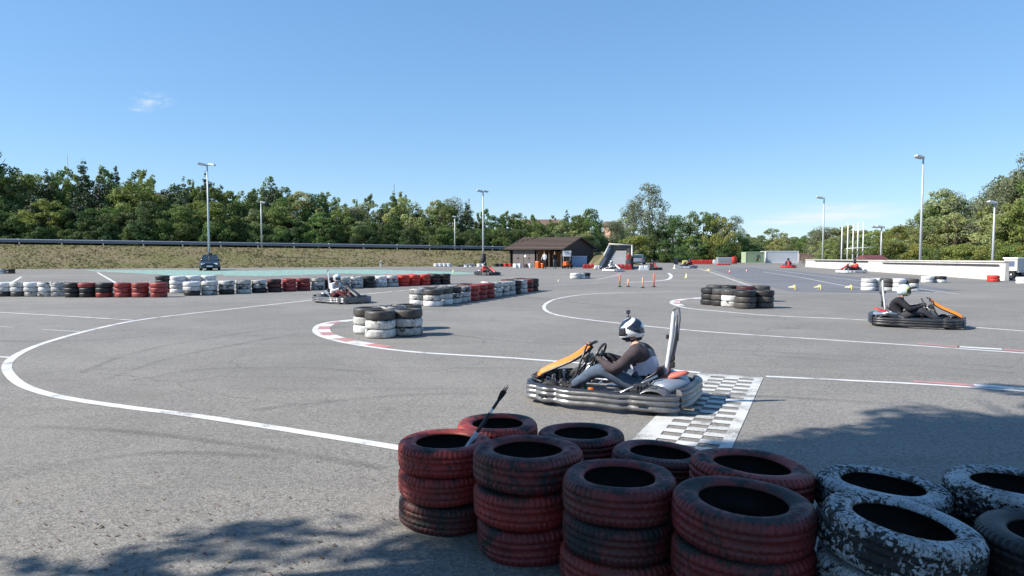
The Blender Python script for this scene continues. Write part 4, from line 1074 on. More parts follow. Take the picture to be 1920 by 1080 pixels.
# ================================================================ karts
def closed_outline(n=120):
    pts = []
    for i in range(n):
        t = 2*math.pi*i/n; c_, s_ = math.cos(t), math.sin(t); e = 2/4.6
        x = .96*math.copysign(abs(c_)**e, c_); y = .655*math.copysign(abs(s_)**e, s_)
        if x > .55: y *= 1-.16*((x-.55)/.41)**1.5
        if abs(y) > .45 and -.85 < x < .85:      # side pods bulge at the wheels and pinch between
            y += math.copysign(max(-.05, .052*math.cos((x+.02)*2*math.pi/.62))-.018 if x > -.35 else (.034*min(1, (-.30-x)*8)-.018), y)
        pts.append(Vector((x, y, 0)))
    return pts
BP = [(-.055, .050), (.000, .040), (.028, .055), (.036, .078), (.024, .098), (.006, .106), (.026, .116), (.038, .136), (.030, .156), (.008, .165), (.026, .174), (.034, .192), (.024, .212), (.0, .226), (-.05, .228), (-.052, .20)]
def bumper(mb, seg, lift=0.0, prof_=BP, hs=1.0):
    n = len(seg); V = []; m = len(prof_)
    for i, p in enumerate(seg):
        t = (seg[min(i+1, n-1)]-seg[max(i-1, 0)]).normalized(); nr = Vector((t.y, -t.x, 0))
        for o_, z in prof_: q = p+nr*o_; V.append((q.x, q.y, z*hs+lift))
    b0 = len(mb.v); mb.v += V
    for i in range(n-1):
        for j in range(m-1): mb.f.append((b0+i*m+j, b0+(i+1)*m+j, b0+(i+1)*m+j+1, b0+i*m+j+1)); mb.m.append(1 if j >= m-4 else 0); mb.sm.append(True)
    mb.add([V[j] for j in range(m)], [tuple(range(m))]); mb.add([V[(n-1)*m+j] for j in range(m)], [tuple(range(m))[::-1]])
def go_kart(loc, rz, label, bump_m, fair_m, full=True, scale=1.0, cover=None, group=None, tall_post=True):
    root = empty('go_kart', loc, rz); root.scale = (scale,)*3; tag(root, label, 'go-kart', group)
    P = closed_outline(); n = len(P)
    def rng_(a, b): return [P[i % n] for i in range(a, b+1)]
    fb = MB(); bumper(fb, rng_(-11, 11), .0, hs=1.0); fb.build('front_bumper', [bump_m, M['plastic_black']], root)
    for a, b in ((12, 48), (72, 108)):
        sb_ = MB(); bumper(sb_, rng_(a, b)); o = sb_.build('side_bumper', [bump_m, M['plastic_black']], root)
        if full:
            s_ = 1 if a < 60 else -1
            for xx in (.62, -.52):
                sl2 = MB(); sl2.box((xx, s_*.70, .122), (.085, .02, .028)); sl2.build('slot', M['rubber'], o)
    rb = MB(); bumper(rb, rng_(49, 71), .02, hs=1.12); rb.build('rear_bumper', [bump_m, M['plastic_black']], root)
    fp = MB(); fp.prism([(.86, -.22), (.86, .22), (.55, .30), (-.15, .33), (-.15, -.33), (.55, -.30)], .045, .06); fp.build('floor_pan', M['dark_metal'], root)
    cf = MB()
    for s_ in (1, -1):
        cf.tube([(.88, .20*s_, .09), (.70, .30*s_, .09), (.3, .36*s_, .09), (-.3, .36*s_, .09), (-.85, .34*s_, .11)], .016, 8)
        cf.tube([(.62, .50*s_, .13), (-.60, .52*s_, .13)], .013, 6); cf.tube([(.3, .36*s_, .09), (.3, .56*s_, .12)], .012, 6); cf.tube([(-.3, .36*s_, .09), (-.3, .56*s_, .12)], .012, 6)
    cf.tube([(-.62, -.60, .14), (-.62, .60, .14)], .02, 8); cf.tube([(.60, -.52, .13), (.60, .52, .13)], .014, 8)
    cf.tube([(.80, -.2, .12), (.86, 0, .20), (.80, .2, .12)], .013, 8); cf.build('chassis_frame', M['steel'], root)
    tm_ = MB(); tm_.lathe([(.055, -.05), (.085, -.062), (.118, -.058), (.130, -.04), (.133, 0), (.130, .04), (.118, .058), (.085, .062), (.055, .05)], 26, axis='Y', closed=True); tmesh = tm_.mesh('tyre', M['rubber'])
    rm_ = MB(); rm_.lathe([(.0, -.03), (.05, -.03), (.06, -.055), (.072, -.055), (.066, 0), (.072, .055), (.06, .055), (.05, .03), (.0, .03)], 18, axis='Y'); rmesh = rm_.mesh('rim', M['steel'])
    for x, y, k in ((.60, .50, 1.0), (.60, -.50, 1.0), (-.62, .50, 1.45), (-.62, -.50, 1.45)):
        w = empty('wheel', (x, y, .135*(1 if k == 1 else 1.04))); w.parent = root; w.scale = (1 if k == 1 else 1.04, k, 1 if k == 1 else 1.04)
        inst('tyre', tmesh, w); inst('rim', rmesh, w)
    # bucket seat
    st = MB(); V = []; NS = 9; path = [(.02, .10), (-.12, .075), (-.30, .07), (-.44, .10), (-.52, .20), (-.57, .34), (-.60, .46)]
    wid = [.13, .17, .19, .20, .205, .20, .17]; rise = [.03, .07, .13, .20, .17, .10, .04]
    for (x, z), w, rs in zip(path, wid, rise):
        for j in range(NS):
            q = -1+2*j/(NS-1); V.append((x+(abs(q)**2.5)*rs*(.45 if z > .12 else .1), w*q, z+(abs(q)**2.6)*rs*(.15 if z > .3 else .9)))
    st.add(V, [(i*NS+j, i*NS+j+1, (i+1)*NS+j+1, (i+1)*NS+j) for i in range(len(path)-1) for j in range(NS-1)], 0, True)
    so_ = st.build('seat', M['plastic_black'], root); so_.modifiers.new('thick', 'SOLIDIFY').thickness = .012
    if full: m_ = so_.modifiers.new('sub', 'SUBSURF'); m_.levels = 1; m_.render_levels = 1
    for s_ in (1, -1):
        ss = MB(); ss.tube([(-.10, .36*s_, .10), (-.25, .30*s_, .19), (-.42, .24*s_, .27), (-.58, .21*s_, .36)], .013, 8); ss.build('seat_brace', M['steel'], root)
        sd = MB(); sd.tube([(-.60, .36*s_, .10), (-.50, .30*s_, .30)], .017, 8); sd.build('seat_strut', M['plastic_black'], root)
    # steering
    sw = MB(); cx, cz = .175, .515; ring = []
    for i in range(25):
        g = 2*math.pi*i/24; ring.append((cx-.155*math.sin(g)*.42, .155*math.cos(g), cz+.155*math.sin(g)*.9))
    sw.tube(ring, .014, 8, caps=False)
    for g in (0.3, math.pi-.3, -math.pi/2): sw.tube([(cx, 0, cz), (cx-.15*math.sin(g)*.42, .15*math.cos(g), cz+.15*math.sin(g)*.9)], .011, 6)
    sw.lathe([(0, .02), (.045, .02), (.05, 0), (0, 0)], 14, (cx, 0, cz)); sw.build('steering_wheel', M['plastic_black'], root)
    sc_ = MB(); sc_.tube([(cx, 0, cz), (.36, 0, .30), (.52, 0, .12)], .014, 8); sc_.tube([(.38, .10, .06), (.36, 0, .30), (.38, -.10, .06)], .011, 6); sc_.build('steering_column', M['steel'], root)
    # orange front fairing rising from the nose to the wheel, on a black frame
    fpth = [(.955, .235, .17), (.90, .30, .19), (.80, .355, .185), (.66, .42, .17), (.54, .475, .155), (.43, .545, .145), (.34, .615, .125), (.295, .66, .10)]
    fa = MB(); V = []; NC = 7
    for x, z, w in fpth:
        for j in range(NC): q = -1+2*j/(NC-1); V.append((x-.022*abs(q)**5, w*.44*min(1, abs(q)*1.25)*(1 if q > 0 else -1), z-(.045 if abs(q) > .9 else .012 if abs(q) > .5 else 0)))
    fa.add(V, [(i*NC+j, (i+1)*NC+j, (i+1)*NC+j+1, i*NC+j+1) for i in range(len(fpth)-1) for j in range(NC-1)], 0, False)
    fo = fa.build('front_fairing', fair_m, root); fo.modifiers.new('thick', 'SOLIDIFY').thickness = .012
    dc = MB(); V = []  # white strip down the middle of the fairing
    for x, z, w in fpth[2:6]: V += [(x-.002, -w*.17, z+.010), (x-.002, w*.17, z+.010)]
    dc.add(V, [(2*i, 2*i+1, 2*i+3, 2*i+2) for i in range(3)]); dc.build('white_strip', M['white_paint'], fo)
    fe = MB()
    for s_ in (1, -1): fe.tube([(x-.025, s_*w*.46, z-.055) for x, z, w in fpth], .015, 6)
    fe.tube([(.30, -.10, .64), (.235, -.09, .665), (.22, 0, .675), (.235, .09, .665), (.30, .10, .64)], .016, 8)
    fe.tube([(.93, -.17, .22), (.975, -.16, .235), (.985, 0, .24), (.975, .16, .235), (.93, .17, .22)], .014, 6)
    for s_ in (1, -1): fe.tube([(.92, s_*.15, .25), (.88, s_*.34, .235), (.70, s_*.50, .235)], .013, 6)
    for s_ in (1, -1): fe.tube([(.30, s_*.10, .63), (.36, s_*.12, .45), (.44, s_*.15, .22), (.46, s_*.18, .1)], .012, 6)
    fe.build('fairing_frame', M['plastic_black'], root)
    for s_ in (1, -1):
        pd = MB(); pd.tube([(.66, .12*s_, .08), (.68, .14*s_, .20), (.70, .18*s_, .27)], .009, 6); pd.box((.69, .17*s_, .25), (.015, .09, .05)); pd.build('pedal', M['steel'], root)
    ft = MB(); ft.lathe([(0, .19), (.035, .185), (.042, .14), (.055, .12), (.06, .06), (0, .06)], 14, (.16, .34, 0)); ft.build('fuel_cap', M['orange2'], root)
    db = MB(); db.box((.30, 0, .47), (.10, .16, .09), 0, 0, .5); db.box((.44, .0, .17), (.14, .22, .10)); dbo = db.build('dash_box', M['plastic_black'], root); bevel(dbo, .01)
    cb_ = MB()
    for k_, (yy, zz) in enumerate(((.05, .50), (-.05, .49), (.09, .44), (-.10, .43))): cb_.tube([(.32, yy, zz-.04), (.42, yy*1.6, zz-.16), (.50, yy*2.2, .18), (.62, yy*2.4, .11)], .007, 5)
    cb_.tube([(-.1, .30, .12), (.2, .27, .13), (.5, .2, .12)], .012, 6); cb_.build('cable', M['rubber'], root)
    for s_ in (1, -1):
        kn = MB(); kn.tube([(.60, s_*.40, .13), (.66, s_*.34, .16), (.62, s_*.20, .13)], .012, 6); kn.tube([(.36, s_*.02, .10), (.58, s_*.36, .12)], .009, 6); kn.build('tie_rod', M['steel'], root)
    # engine beside the seat, with its cover, airbox and exhaust
    for s_ in (1, -1):
        eb = MB(); eb.box((-.47, s_*.40, .17), (.26, .16, .14)); eb.box((-.44, s_*.40, .26), (.14, .12, .06))
        for k in range(5): eb.box((-.56+k*.035, s_*.40, .215), (.012, .18, .12))
        eo = eb.build('engine', M['dark_metal'], root); bevel(eo, .008)
    ec = MB(); V = []; prof_ = [(0.0, .058), (.10, .055), (.16, .038), (.19, 0), (.185, -.03)]
    ec.lathe(prof_, 22, (0, 0, 0)); vv = ec.v; ec.v = [(x*1.0-.70, y*.55, z*.6+.335-(x+0)*.28) for x, y, z in vv]
    eo = ec.build('engine_cover', cover or M['cover_red'], root)
    sh = MB(); sh.lathe([(0.0, .06), (.14, .055), (.21, .03), (.24, -.03), (.22, -.08)], 22, (0, 0, 0)); sh.v = [(x-.68, y*1.25, z+.26) for x, y, z in sh.v]
    sh.build('rear_shell', M['bluegrey'], root)
    ex = MB(); ex.tube([(-.40, -.42, .30), (-.60, -.40, .32), (-.80, -.30, .25), (-.84, -.1, .22)], .028, 8); ex.build('exhaust_pipe', M['steel'], root)
    for s_ in (1, -1):
        mg = MB(); V = []
        for k in range(9):
            g = math.pi*(.08+.84*k/8); V += [(-.62+.19*math.cos(g), s_*.40, .13+.155*math.sin(g)), (-.62+.19*math.cos(g), s_*.63, .12+.15*math.sin(g))]
        mg.add(V, [(2*k, 2*k+1, 2*k+3, 2*k+2) for k in range(8)], 0, True); q = mg.build('wheel_guard', bump_m, root); q.modifiers.new('thick', 'SOLIDIFY').thickness = .01
    if tall_post:
        # tall white blade with its loop and pads behind the seat
        hp = MB(); hp.tube([(-.62, .0, .27), (-.65, 0, .50), (-.69, 0, .80), (-.705, 0, 1.02), (-.70, 0, 1.07)], [.036, .036, .034, .030, .012], 10, flat=.8); po = hp.build('rear_mast', M['white_blade'], root)
        lp = MB(); lp.tube([(-.65, 0, .36), (-.70, 0, .50), (-.755, 0, .80), (-.775, 0, 1.0), (-.765, 0, 1.10), (-.735, 0, 1.125), (-.70, 0, 1.08)], .014, 8); lp.tube([(-.675, 0, .48), (-.73, 0, .80), (-.745, 0, 1.04)], [.03, .036, .022], 8, flat=.5); lp.build('mast_loop', M['smoke'], po)
        for z in (.46, .54): 
            q = MB().box((-.698, 0, z), (.055, .055, .07)).build('pad', M['rubber'], po); bevel(q, .012)
        q = MB().box((-.74, 0, .78), (.05, .05, .09)).build('pad', M['rubber'], po); bevel(q, .012)
        q = MB().box((-.64, 0, .78), (.03, .05, .05)).build('pad', M['rubber'], po); bevel(q, .008)
    return root

KA = at(1154, 747); KA_RZ = math.atan2(.427, -.904)
go_kart((1.20, 8.16, 0), KA_RZ, 'grey bumpered kart with orange nose fairing crossing the chequered strip', M['bumper_grey'], M['orange'])
kart_driver('person', (1.20, 8.16, 0), KA_RZ, 'driver in grey vest, jeans and navy white helmet in the nearest kart',
            {'pelvis': 'jeans', 'spine': 'blackcloth', 'chest': 'lilac', 'upper': 'vest', 'neck': 'skin', 'nhead': 'skin', 'arm': 'sleeve', 'hand': 'glove', 'leg': 'jeans', 'foot': 'shoe'},
            {'pattern': pat_zig, 'a': HW, 'b': HN, 'visor': VIS}, cam_on=True, lean=.05, turn=.15)
KB_RZ = R(-27); KBL = at(1716, 611)
go_kart((KBL.x, KBL.y, 0), KB_RZ, 'black bumpered kart with orange nose heading right at the right edge', M['plastic_black'], M['orange'], cover=M['red'])
kart_driver('person', (KBL.x, KBL.y, 0), KB_RZ, 'driver in black with lime and white peaked helmet in the right kart',
            {'pelvis': 'charcoal', 'spine': 'blackcloth', 'chest': 'blackcloth', 'upper': 'blackcloth', 'neck': 'skin', 'nhead': 'skin', 'arm': 'blackcloth', 'hand': 'glove', 'leg': 'charcoal', 'foot': 'shoe'},
            {'pattern': pat_lime, 'a': HL, 'b': HB, 'visor': VIS, 'peak': M['plastic_black']}, lean=.02)
KC_RZ = R(-38); KCL = at(641, 567)
go_kart((KCL.x, KCL.y, 0), KC_RZ, 'grey and black kart passing the long left tyre wall', M['bumper_grey'], M['plastic_black'], full=False, cover=M['bluegrey'])
kart_driver('person', (KCL.x, KCL.y, 0), KC_RZ, 'driver in white top with silver helmet in the kart by the long tyre wall',
            {'pelvis': 'blackcloth', 'spine': 'whitecloth', 'chest': 'whitecloth', 'upper': 'whitecloth', 'neck': 'skin', 'nhead': 'skin', 'arm': 'whitecloth', 'hand': 'glove', 'leg': 'maroon', 'foot': 'shoe'},
            {'pattern': pat_blue, 'a': HW, 'b': HS, 'visor': VIS}, lean=.02, full=False)
far = [((914, 516), R(-48), 'small red kart beyond the angled tyre wall', M['plastic_black'], M['brightred'], 'driver in orange red top in the kart beyond the angled wall', 'redcloth', HN, HN, 1.0),
       ((1150, 509), R(-60), 'small white kart in front of the ramp', M['white_blade'], M['white_paint'], 'driver in white sitting in the kart before the ramp', 'whitecloth', HW, HN, 1.0),
       ((1289, 503), R(125), 'dark blue grey kart far down the track', M['bluegrey'], M['dark_metal'], 'driver in dark clothes in the far blue grey kart', 'blackcloth', HN, HN, 1.0),
       ((1596, 512), R(195), 'pale kart with red fairing before the concrete wall', M['white_blade'], M['red'], 'driver in red and black in the kart before the concrete wall', 'redcloth', HN, HN, 1.15),
       ((1478, 502), R(250), 'red kart far away left of the concrete wall end', M['brightred'], M['brightred'], 'driver in dark clothes in the far red kart', 'maroon', HN, HN, 1.1),
       ((1225, 506), R(-82), 'red and black kart right of the ramp', M['plastic_black'], M['red'], 'driver in maroon in the kart right of the ramp', 'maroon', HN, HN, 1.0)]
for (p_, rz, lab, bm, fm, dl, cl, h1, h2, sc_) in far:
    q = at(*p_)
    go_kart((q.x, q.y, 0), rz, lab, bm, fm, full=False, cover=M['red'], tall_post=False, scale=sc_)
    kart_driver('person', (q.x, q.y, 0), rz, dl, {'pelvis': 'blackcloth', 'spine': cl, 'chest': cl, 'upper': cl, 'neck': 'skin', 'nhead': 'skin', 'arm': cl, 'hand': 'glove', 'leg': 'blackcloth', 'foot': 'shoe'},
                {'pattern': pat_blue, 'a': h1, 'b': h2, 'visor': VIS}, full=False, scale=sc_)
# ================================================================ poles, buildings, far things
def g(px, py): return at(px, py)
def vspan(px, y0, y1, d): return atd(px, y1, d).z-atd(px, y0, d).z
M['wood_dark'] = plain('dark_brown_boards', (.060, .045, .040), .8, 0, .25, 5)
M['door_brown'] = plain('grey_brown_door', (.135, .115, .108), .7, 0, .15, 4)
M['wood_warm'] = plain('warm_timber', (.33, .17, .07), .8, 0, .25, 5)
M['roof_brown'] = plain('brown_shingles', (.105, .078, .066), .9, 0, .2, 3)
M['green_cont'] = plain('pale_green_steel', (.33, .42, .27), .6, 0, .15, 1)
M['white_cont'] = plain('white_steel', (.76, .77, .78), .5, 0, .05, 1)
M['pink_cont'] = plain('faded_pink_steel', (.48, .27, .24), .7, 0, .12, 1)
M['yellow'] = plain('yellow_plastic', (.72, .62, .22), .5, 0, .1)
M['cone_white'] = plain('cone_white', (.8, .78, .68), .5, 0, .05)
M['pole_red'] = plain('red_orange_pole', (.70, .12, .06), .5, 0, .08)
M['pole_pale'] = plain('pale_orange_pole', (.80, .35, .20), .5, 0, .08)
M['bluepanel'] = plain('pale_blue_panel', (.24, .36, .55), .5, 0, .08)
M['navy'] = plain('navy_paint', (.016, .022, .045), .25, .3, .1, coat=.7)
M['tarp'] = plain('blue_grey_tarp', (.10, .13, .22), .6, 0, .15)
M['glass'] = glassy('car_glass', (.02, .03, .035), .05)
M['lampglass'] = glassy('headlight_glass', (.55, .58, .6), .1)
M['roof_far'] = plain('red_brown_roof', (.16, .095, .075), .9, 0, .2, .3)
M['render_pink'] = plain('salmon_render', (.52, .32, .25), .9, 0, .1, .5)
M['board_white'] = plain('white_board', (.8, .8, .8), .6, 0, .04)
M['ramp_grey'] = asphalt_mat('ramp_surface', (.27, .27, .265))

def lamp_post(px, base, top, d, z0, heads, pad, label, w=.075, arm=0.0):
    p = atd(px, 470, d); H = atd(px, top, d).z-z0
    o = empty('lamp_post', (p.x, d, z0)); tag(o, label, 'lamp post')
    MB().tube([(0, 0, -.1), (0, 0, H*.5), (0, 0, H)], [w*1.25, w, w*.7], 10).build('pole', M['pole_grey'], o)
    if pad:
        q = MB().lathe([(w*1.3, 0), (w*3.4, 0), (w*3.4, pad), (w*1.3, pad)], 12).build('base_padding', M['black_pad'], o)
    for hx, hy, rz, sz in heads:
        a = MB().tube([(0, 0, H-.12), (hx*.35, hy*.35, H), (hx*.7, hy*.7, H+.03)], w*.55, 6).build('arm', M['pole_grey'], o)
        hb = MB(); hb.box((hx, hy, H+.06), (.75*sz, .42*sz, .17*sz), rz, 0, .18, .78)
        hd = hb.build('lamp_head', M['pole_grey'], o); bevel(hd, .03)
        hb = MB(); hb.box((hx-.02, hy, H-.045*sz), (.55*sz, .3*sz, .03), rz, 0, .18); hb.build('lens', M['lampglass'], hd)
lamp_post(392, 507, 309, 66, 0, ((-.45, -.1, .3, 1.1), (.35, .3, -.2, .9)), 1.6, 'tall lamp post with two heads and padded base behind the parked car', .085)
lamp_post(491, 465, 380, 79.5, 2.25, ((.22, 0, 0, .8),), 0, 'short lamp post with one head on the grass bank')
lamp_post(853, 470, 407, 90, 1.75, ((-.05, 0, 0, .75),), 0, 'thin short lamp post on the bank left of the padded one')
lamp_post(906, 500, 359, 82, 0, ((-.35, -.1, .35, 1.1), (.30, .3, .35, .9)), 1.5, 'tall lamp post with black padded base left of the shed', .095)
lamp_post(1726, 492, 295, 62, 0, ((-.42, -.1, .2, 1.15), (-.15, .4, .2, 1.0)), 0, 'tallest right lamp post rising behind the concrete wall', .095)
lamp_post(1543, 490, 371, 81, 0, ((-.55, 0, .1, 1.1), (-.1, .3, .1, .8)), 0, 'tall lamp post left of the five flagpoles', .09)
lamp_post(1549, 490, 431, 120, 0, ((-.1, 0, 0, 1.0),), 0, 'short thin lamp post just right of the tall flagpole side lamp')
lamp_post(1652, 485, 426, 73, 0, ((-.15, 0, 0, 1.2), (-.7, .1, 0, .9)), 0, 'short lamp post above the low brown hut', .08)
lamp_post(1862, 495, 380, 58, 0, ((-.25, 0, .1, .95), (.02, .2, .1, .9)), 0, 'lamp post at far right with pale twin heads', .085)
for i, (px, top) in enumerate(((1578, 424), (1589, 419), (1599, 421), (1608, 418), (1618, 417))):
    d = 72; p = atd(px, 470, d); H = atd(px, top, d).z
    o = empty('flagpole', (p.x, d, 0)); tag(o, '%s bare white flagpole from the left of five behind the wall' % ORD[i], 'flagpole', 'five bare flagpoles')
    MB().tube([(0, 0, -.1), (0, 0, H)], [.075, .05], 8).build('pole', M['white_paint'], o)
    MB().lathe([(0, H+.12), (.07, H+.05), (0, H)], 8).build('finial', M['white_paint'], o)
a = atd(1587, 466, 71.85); b = atd(1641, 463.5, 71.85)
cr_ = MB().tube([a, b], .045, 6).build('cross_rail', M['white_paint']); tag(cr_, 'thin white horizontal rail crossing the flagpoles', 'rail')

# ---------------------------------------------------------------- concrete wall on the right
wa = g(1512, 500.5); wb = g(1888, 527); wd = (wb-wa); WL = wd.length; wu = wd/WL; wr = math.atan2(wu.y, wu.x)
wall = empty('concrete_wall', (wa.x, wa.y, 0), wr); tag(wall, 'long low pale concrete wall along the right side of the track', 'wall')
NP = 14
def wh(t): return np.interp(t, [0, 1], [.80, 1.12])
for i in range(NP):
    t0, t1 = i/NP, (i+1)/NP; x0, x1 = t0*WL+.015, t1*WL-.015
    mb = MB(); h0, h1 = wh(t0), wh(t1)
    vs = [(x0, -.14, 0), (x1, -.14, 0), (x1, .14, 0), (x0, .14, 0), (x0, -.10, h0), (x1, -.10, h1), (x1, .10, h1), (x0, .10, h0)]
    mb.add(vs, [(3, 2, 1, 0), (4, 5, 6, 7), (0, 1, 5, 4), (1, 2, 6, 5), (2, 3, 7, 6), (3, 0, 4, 7)])
    bevel(mb.build('wall_panel', M['concrete'], wall), .02)
cp = MB(); cp.add([(0, -.17, wh(0)), (WL, -.17, wh(1)), (WL, .17, wh(1)), (0, .17, wh(0)), (0, -.17, wh(0)+.07), (WL, -.17, wh(1)+.09), (WL, .17, wh(1)+.09), (0, .17, wh(0)+.07)], [(3, 2, 1, 0), (4, 5, 6, 7), (0, 1, 5, 4), (1, 2, 6, 5), (2, 3, 7, 6), (3, 0, 4, 7)])
cp.build('coping', M['concrete'], wall)
side = -1 if (Vector((0, 0, 0))-wa).dot(Vector((-wu.y, wu.x, 0))) < 0 else 1
for t0, t1, dz in ((.09, .47, .10), (.55, .985, .20)):
    mb = MB(); z0, z1 = wh(t0)-dz, wh(t1)-dz; y = side*.19
    mb.add([(t0*WL, y-.03, z0), (t1*WL, y-.03, z1), (t1*WL, y+.03, z1), (t0*WL, y+.03, z0), (t0*WL, y-.03, z0+.07), (t1*WL, y-.03, z1+.07), (t1*WL, y+.03, z1+.07), (t0*WL, y+.03, z0+.07)], [(3, 2, 1, 0), (4, 5, 6, 7), (0, 1, 5, 4), (1, 2, 6, 5), (2, 3, 7, 6), (3, 0, 4, 7)])
    mb.build('steel_strip', M['dark_metal'], wall)
# small trailer parked at the wall end
tp = g(1897, 524); tr_ = empty('equipment_trailer', tp, R(-70)); tag(tr_, 'small pale box trailer with one wheel at the end of the wall', 'trailer')
q = MB().box((.1, 0, .92), (.85, .62, .78)).build('box_body', M['concrete'], tr_); bevel(q, .03)
q = MB().box((.1, 0, 1.34), (.95, .70, .10)).build('lid', M['white_paint'], tr_); bevel(q, .02)
MB().box((.1, -.315, 1.0), (.5, .02, .34)).build('side_panel', M['tarp'], tr_); MB().box((-.33, 0, 1.0), (.02, .4, .34)).build('side_panel', M['tarp'], tr_)
MB().box((.1, 0, .50), (1.0, .5, .08)).build('frame', M['galv'], tr_)
for s_ in (1, -1):
    w = MB().lathe([(.10, -.07), (.22, -.08), (.27, -.06), (.28, 0), (.27, .06), (.22, .08), (.10, .07)], 20, (.15, s_*.30, .28), 'Y', closed=True).build('wheel', M['rubber'], tr_)
    MB().lathe([(0, -.05), (.11, -.06), (.11, .06), (0, .05)], 14, (.15, s_*.30, .28), 'Y').build('rim', M['steel'], w)
    MB().box((.15, s_*.30, .575), (.62, .2, .03)).build('mudguard', M['white_paint'], tr_)
tb = g(1925, 520); o = empty('covered_cart', (tb.x+.3, tb.y+.6, 0), R(-20)); tag(o, 'low cart under a dark blue grey tarpaulin at the right edge', 'cart')
q = MB().box((0, 0, .68), (1.7, 1.2, .75), taper=.9).build('tarpaulin', M['tarp'], o); bevel(q, .06, 3)
q = MB().box((0, 0, .24), (1.6, 1.1, .16)).build('chassis', M['dark_metal'], o)
for s_ in (1, -1): MB().lathe([(.05, -.06), (.2, -.06), (.22, 0), (.2, .06), (.05, .06)], 16, (0, s_*.5, .22), 'Y', closed=True).build('wheel', M['rubber'], o)

# ---------------------------------------------------------------- shed
A0 = R(-35); c0 = g(1055, 501.5)
shed = empty('wooden_shed', (c0.x, c0.y, 0), A0); tag(shed, 'dark brown wooden shed with gable roof and open bay facing the track', 'shed')
# local: x along the front (negative = left), y into the building
Wf, Dp, He, Hr = 7.2, 7.0, 2.12, 3.35
def wallbox(c_, d_, m, n='wall'): return MB().box(c_, d_).build(n, m, shed)
wallbox((-Wf/2, Dp-.06, He/2), (Wf, .12, He), M['wood_dark']); wallbox((-Wf+.06, Dp/2, He/2), (.12, Dp-.26, He), M['wood_dark'])
gw = MB(); gw.add([(-.06, 0, 0), (-.06, Dp, 0), (-.06, Dp, He), (-.06, Dp/2, Hr-.08), (-.06, 0, He), (.06, 0, 0), (.06, Dp, 0), (.06, Dp, He), (.06, Dp/2, Hr-.08), (.06, 0, He)], [(0, 1, 2, 3, 4), (9, 8, 7, 6, 5), (0, 5, 6, 1), (1, 6, 7, 2), (2, 7, 8, 3), (3, 8, 9, 4), (4, 9, 5, 0)])
gw.build('wall', M['wood_dark'], shed)
for k in range(22): MB().box((.075, .16+k*.32, (He if True else 0)/2), (.03, .29, He-.04)).build('board', M['wood_dark'], shed)
for i, x in enumerate((-Wf+.45+.75, -Wf+.45+2.3)):
    for j in range(2):
        dr = MB().box((x-.38+j*.76, .0, 1.0), (.73, .06, 1.95)).build('door', M['door_brown'], shed)
        MB().box((x-.38+j*.76+(.28 if j == 0 else -.28), -.05, 1.0), (.05, .04, .16)).build('handle', M['dark_metal'], dr)
MB().box((-Wf/2, .0, 2.03), (Wf, .14, .18)).build('lintel', M['wood_dark'], shed)
for x in (-Wf+.06, -3.35, -1.75, -.14): MB().box((x, .0, .98), (.16, .16, 1.96)).build('post', M['wood_dark'], shed)
MB().box((-3.25, 2.5, 1.0), (.1, 4.8, 2.0)).build('inner_wall', M['wood_warm'], shed)
MB().box((-2.5, 2.9, .9), (1.4, .1, 1.8)).build('inner_wall', M['wood_warm'], shed)
sg = MB().box((-5.0, -.06, 1.25), (.28, .02, .26)).build('door_sign', M['board_white'], shed)
ov = .45
for s_ in (0, 1):
    y0, y1 = (-ov, Dp/2) if s_ == 0 else (Dp+ov, Dp/2); ze = He-.12; zr = Hr
    rf = MB(); rf.add([(-Wf-ov, y0, ze), (ov, y0, ze), (ov, y1, zr), (-Wf-ov, y1, zr), (-Wf-ov, y0, ze+.12), (ov, y0, ze+.12), (ov, y1, zr+.12), (-Wf-ov, y1, zr+.12)], [(3, 2, 1, 0), (4, 5, 6, 7), (0, 1, 5, 4), (1, 2, 6, 5), (2, 3, 7, 6), (3, 0, 4, 7)])
    ro = rf.build('roof', M['roof_brown'], shed)
    if s_ == 0:
        for k in range(9):
            t = (k+.5)/9; yy = y0+(y1-y0)*t; zz = ze+(zr-ze)*t+.13
            MB().box((-Wf/2, yy, zz), (Wf+2*ov, .40, .025)).build('shingle_course', M['roof_brown'], ro)
MB().box((-Wf/2, -ov-.03, He-.02), (Wf+2*ov, .05, .2)).build('fascia', M['wood_dark'], shed)
# things in and around the shed bay
def sp(x, y, z=0): return shed.matrix_basis @ Vector((x, y, z)) if False else Vector((c0.x+x*math.cos(A0)-y*math.sin(A0), c0.y+x*math.sin(A0)+y*math.cos(A0), z))
def block(name, loc, dims, mat, label, cat, rz=0.0, group=None, taper=1.0, feet=True):
    o = empty(name, loc, rz); tag(o, label, cat, group)
    b_ = MB().box((0, 0, dims[2]/2+.02), dims, taper=taper).build('body', mat, o); bevel(b_, min(dims)*.12, 2)
    if feet:
        for s_ in (1, -1): MB().box((s_*dims[0]*.32, 0, .03), (dims[0]*.2, dims[1]*1.08, .06)).build('foot', mat, o)
    MB().box((0, -dims[1]/2-.004, dims[2]*.55), (dims[0]*.7, .02, dims[2]*.3)).build('face_panel', mat, o)
    return o
for i, (px, m) in enumerate(((966, 'white_paint'), (974, 'white_paint'), (986, 'wood_dark'), (993, 'white_paint'))):
    p = g(px, 502); block('plastic_drum', p, (.40, .36, .42), M[m], '%s small drum from the left before the shed doors' % ORD[i], 'drum', A0, 'drums before the shed')
for i, px in enumerate((1008, 1016)):
    p = g(px, 502.5); block('orange_box', p, (.42, .4, .70 if i == 0 else .5), M['orange2'], ('taller' if i == 0 else 'shorter') + ' orange plastic box before the open shed bay', 'box', A0)
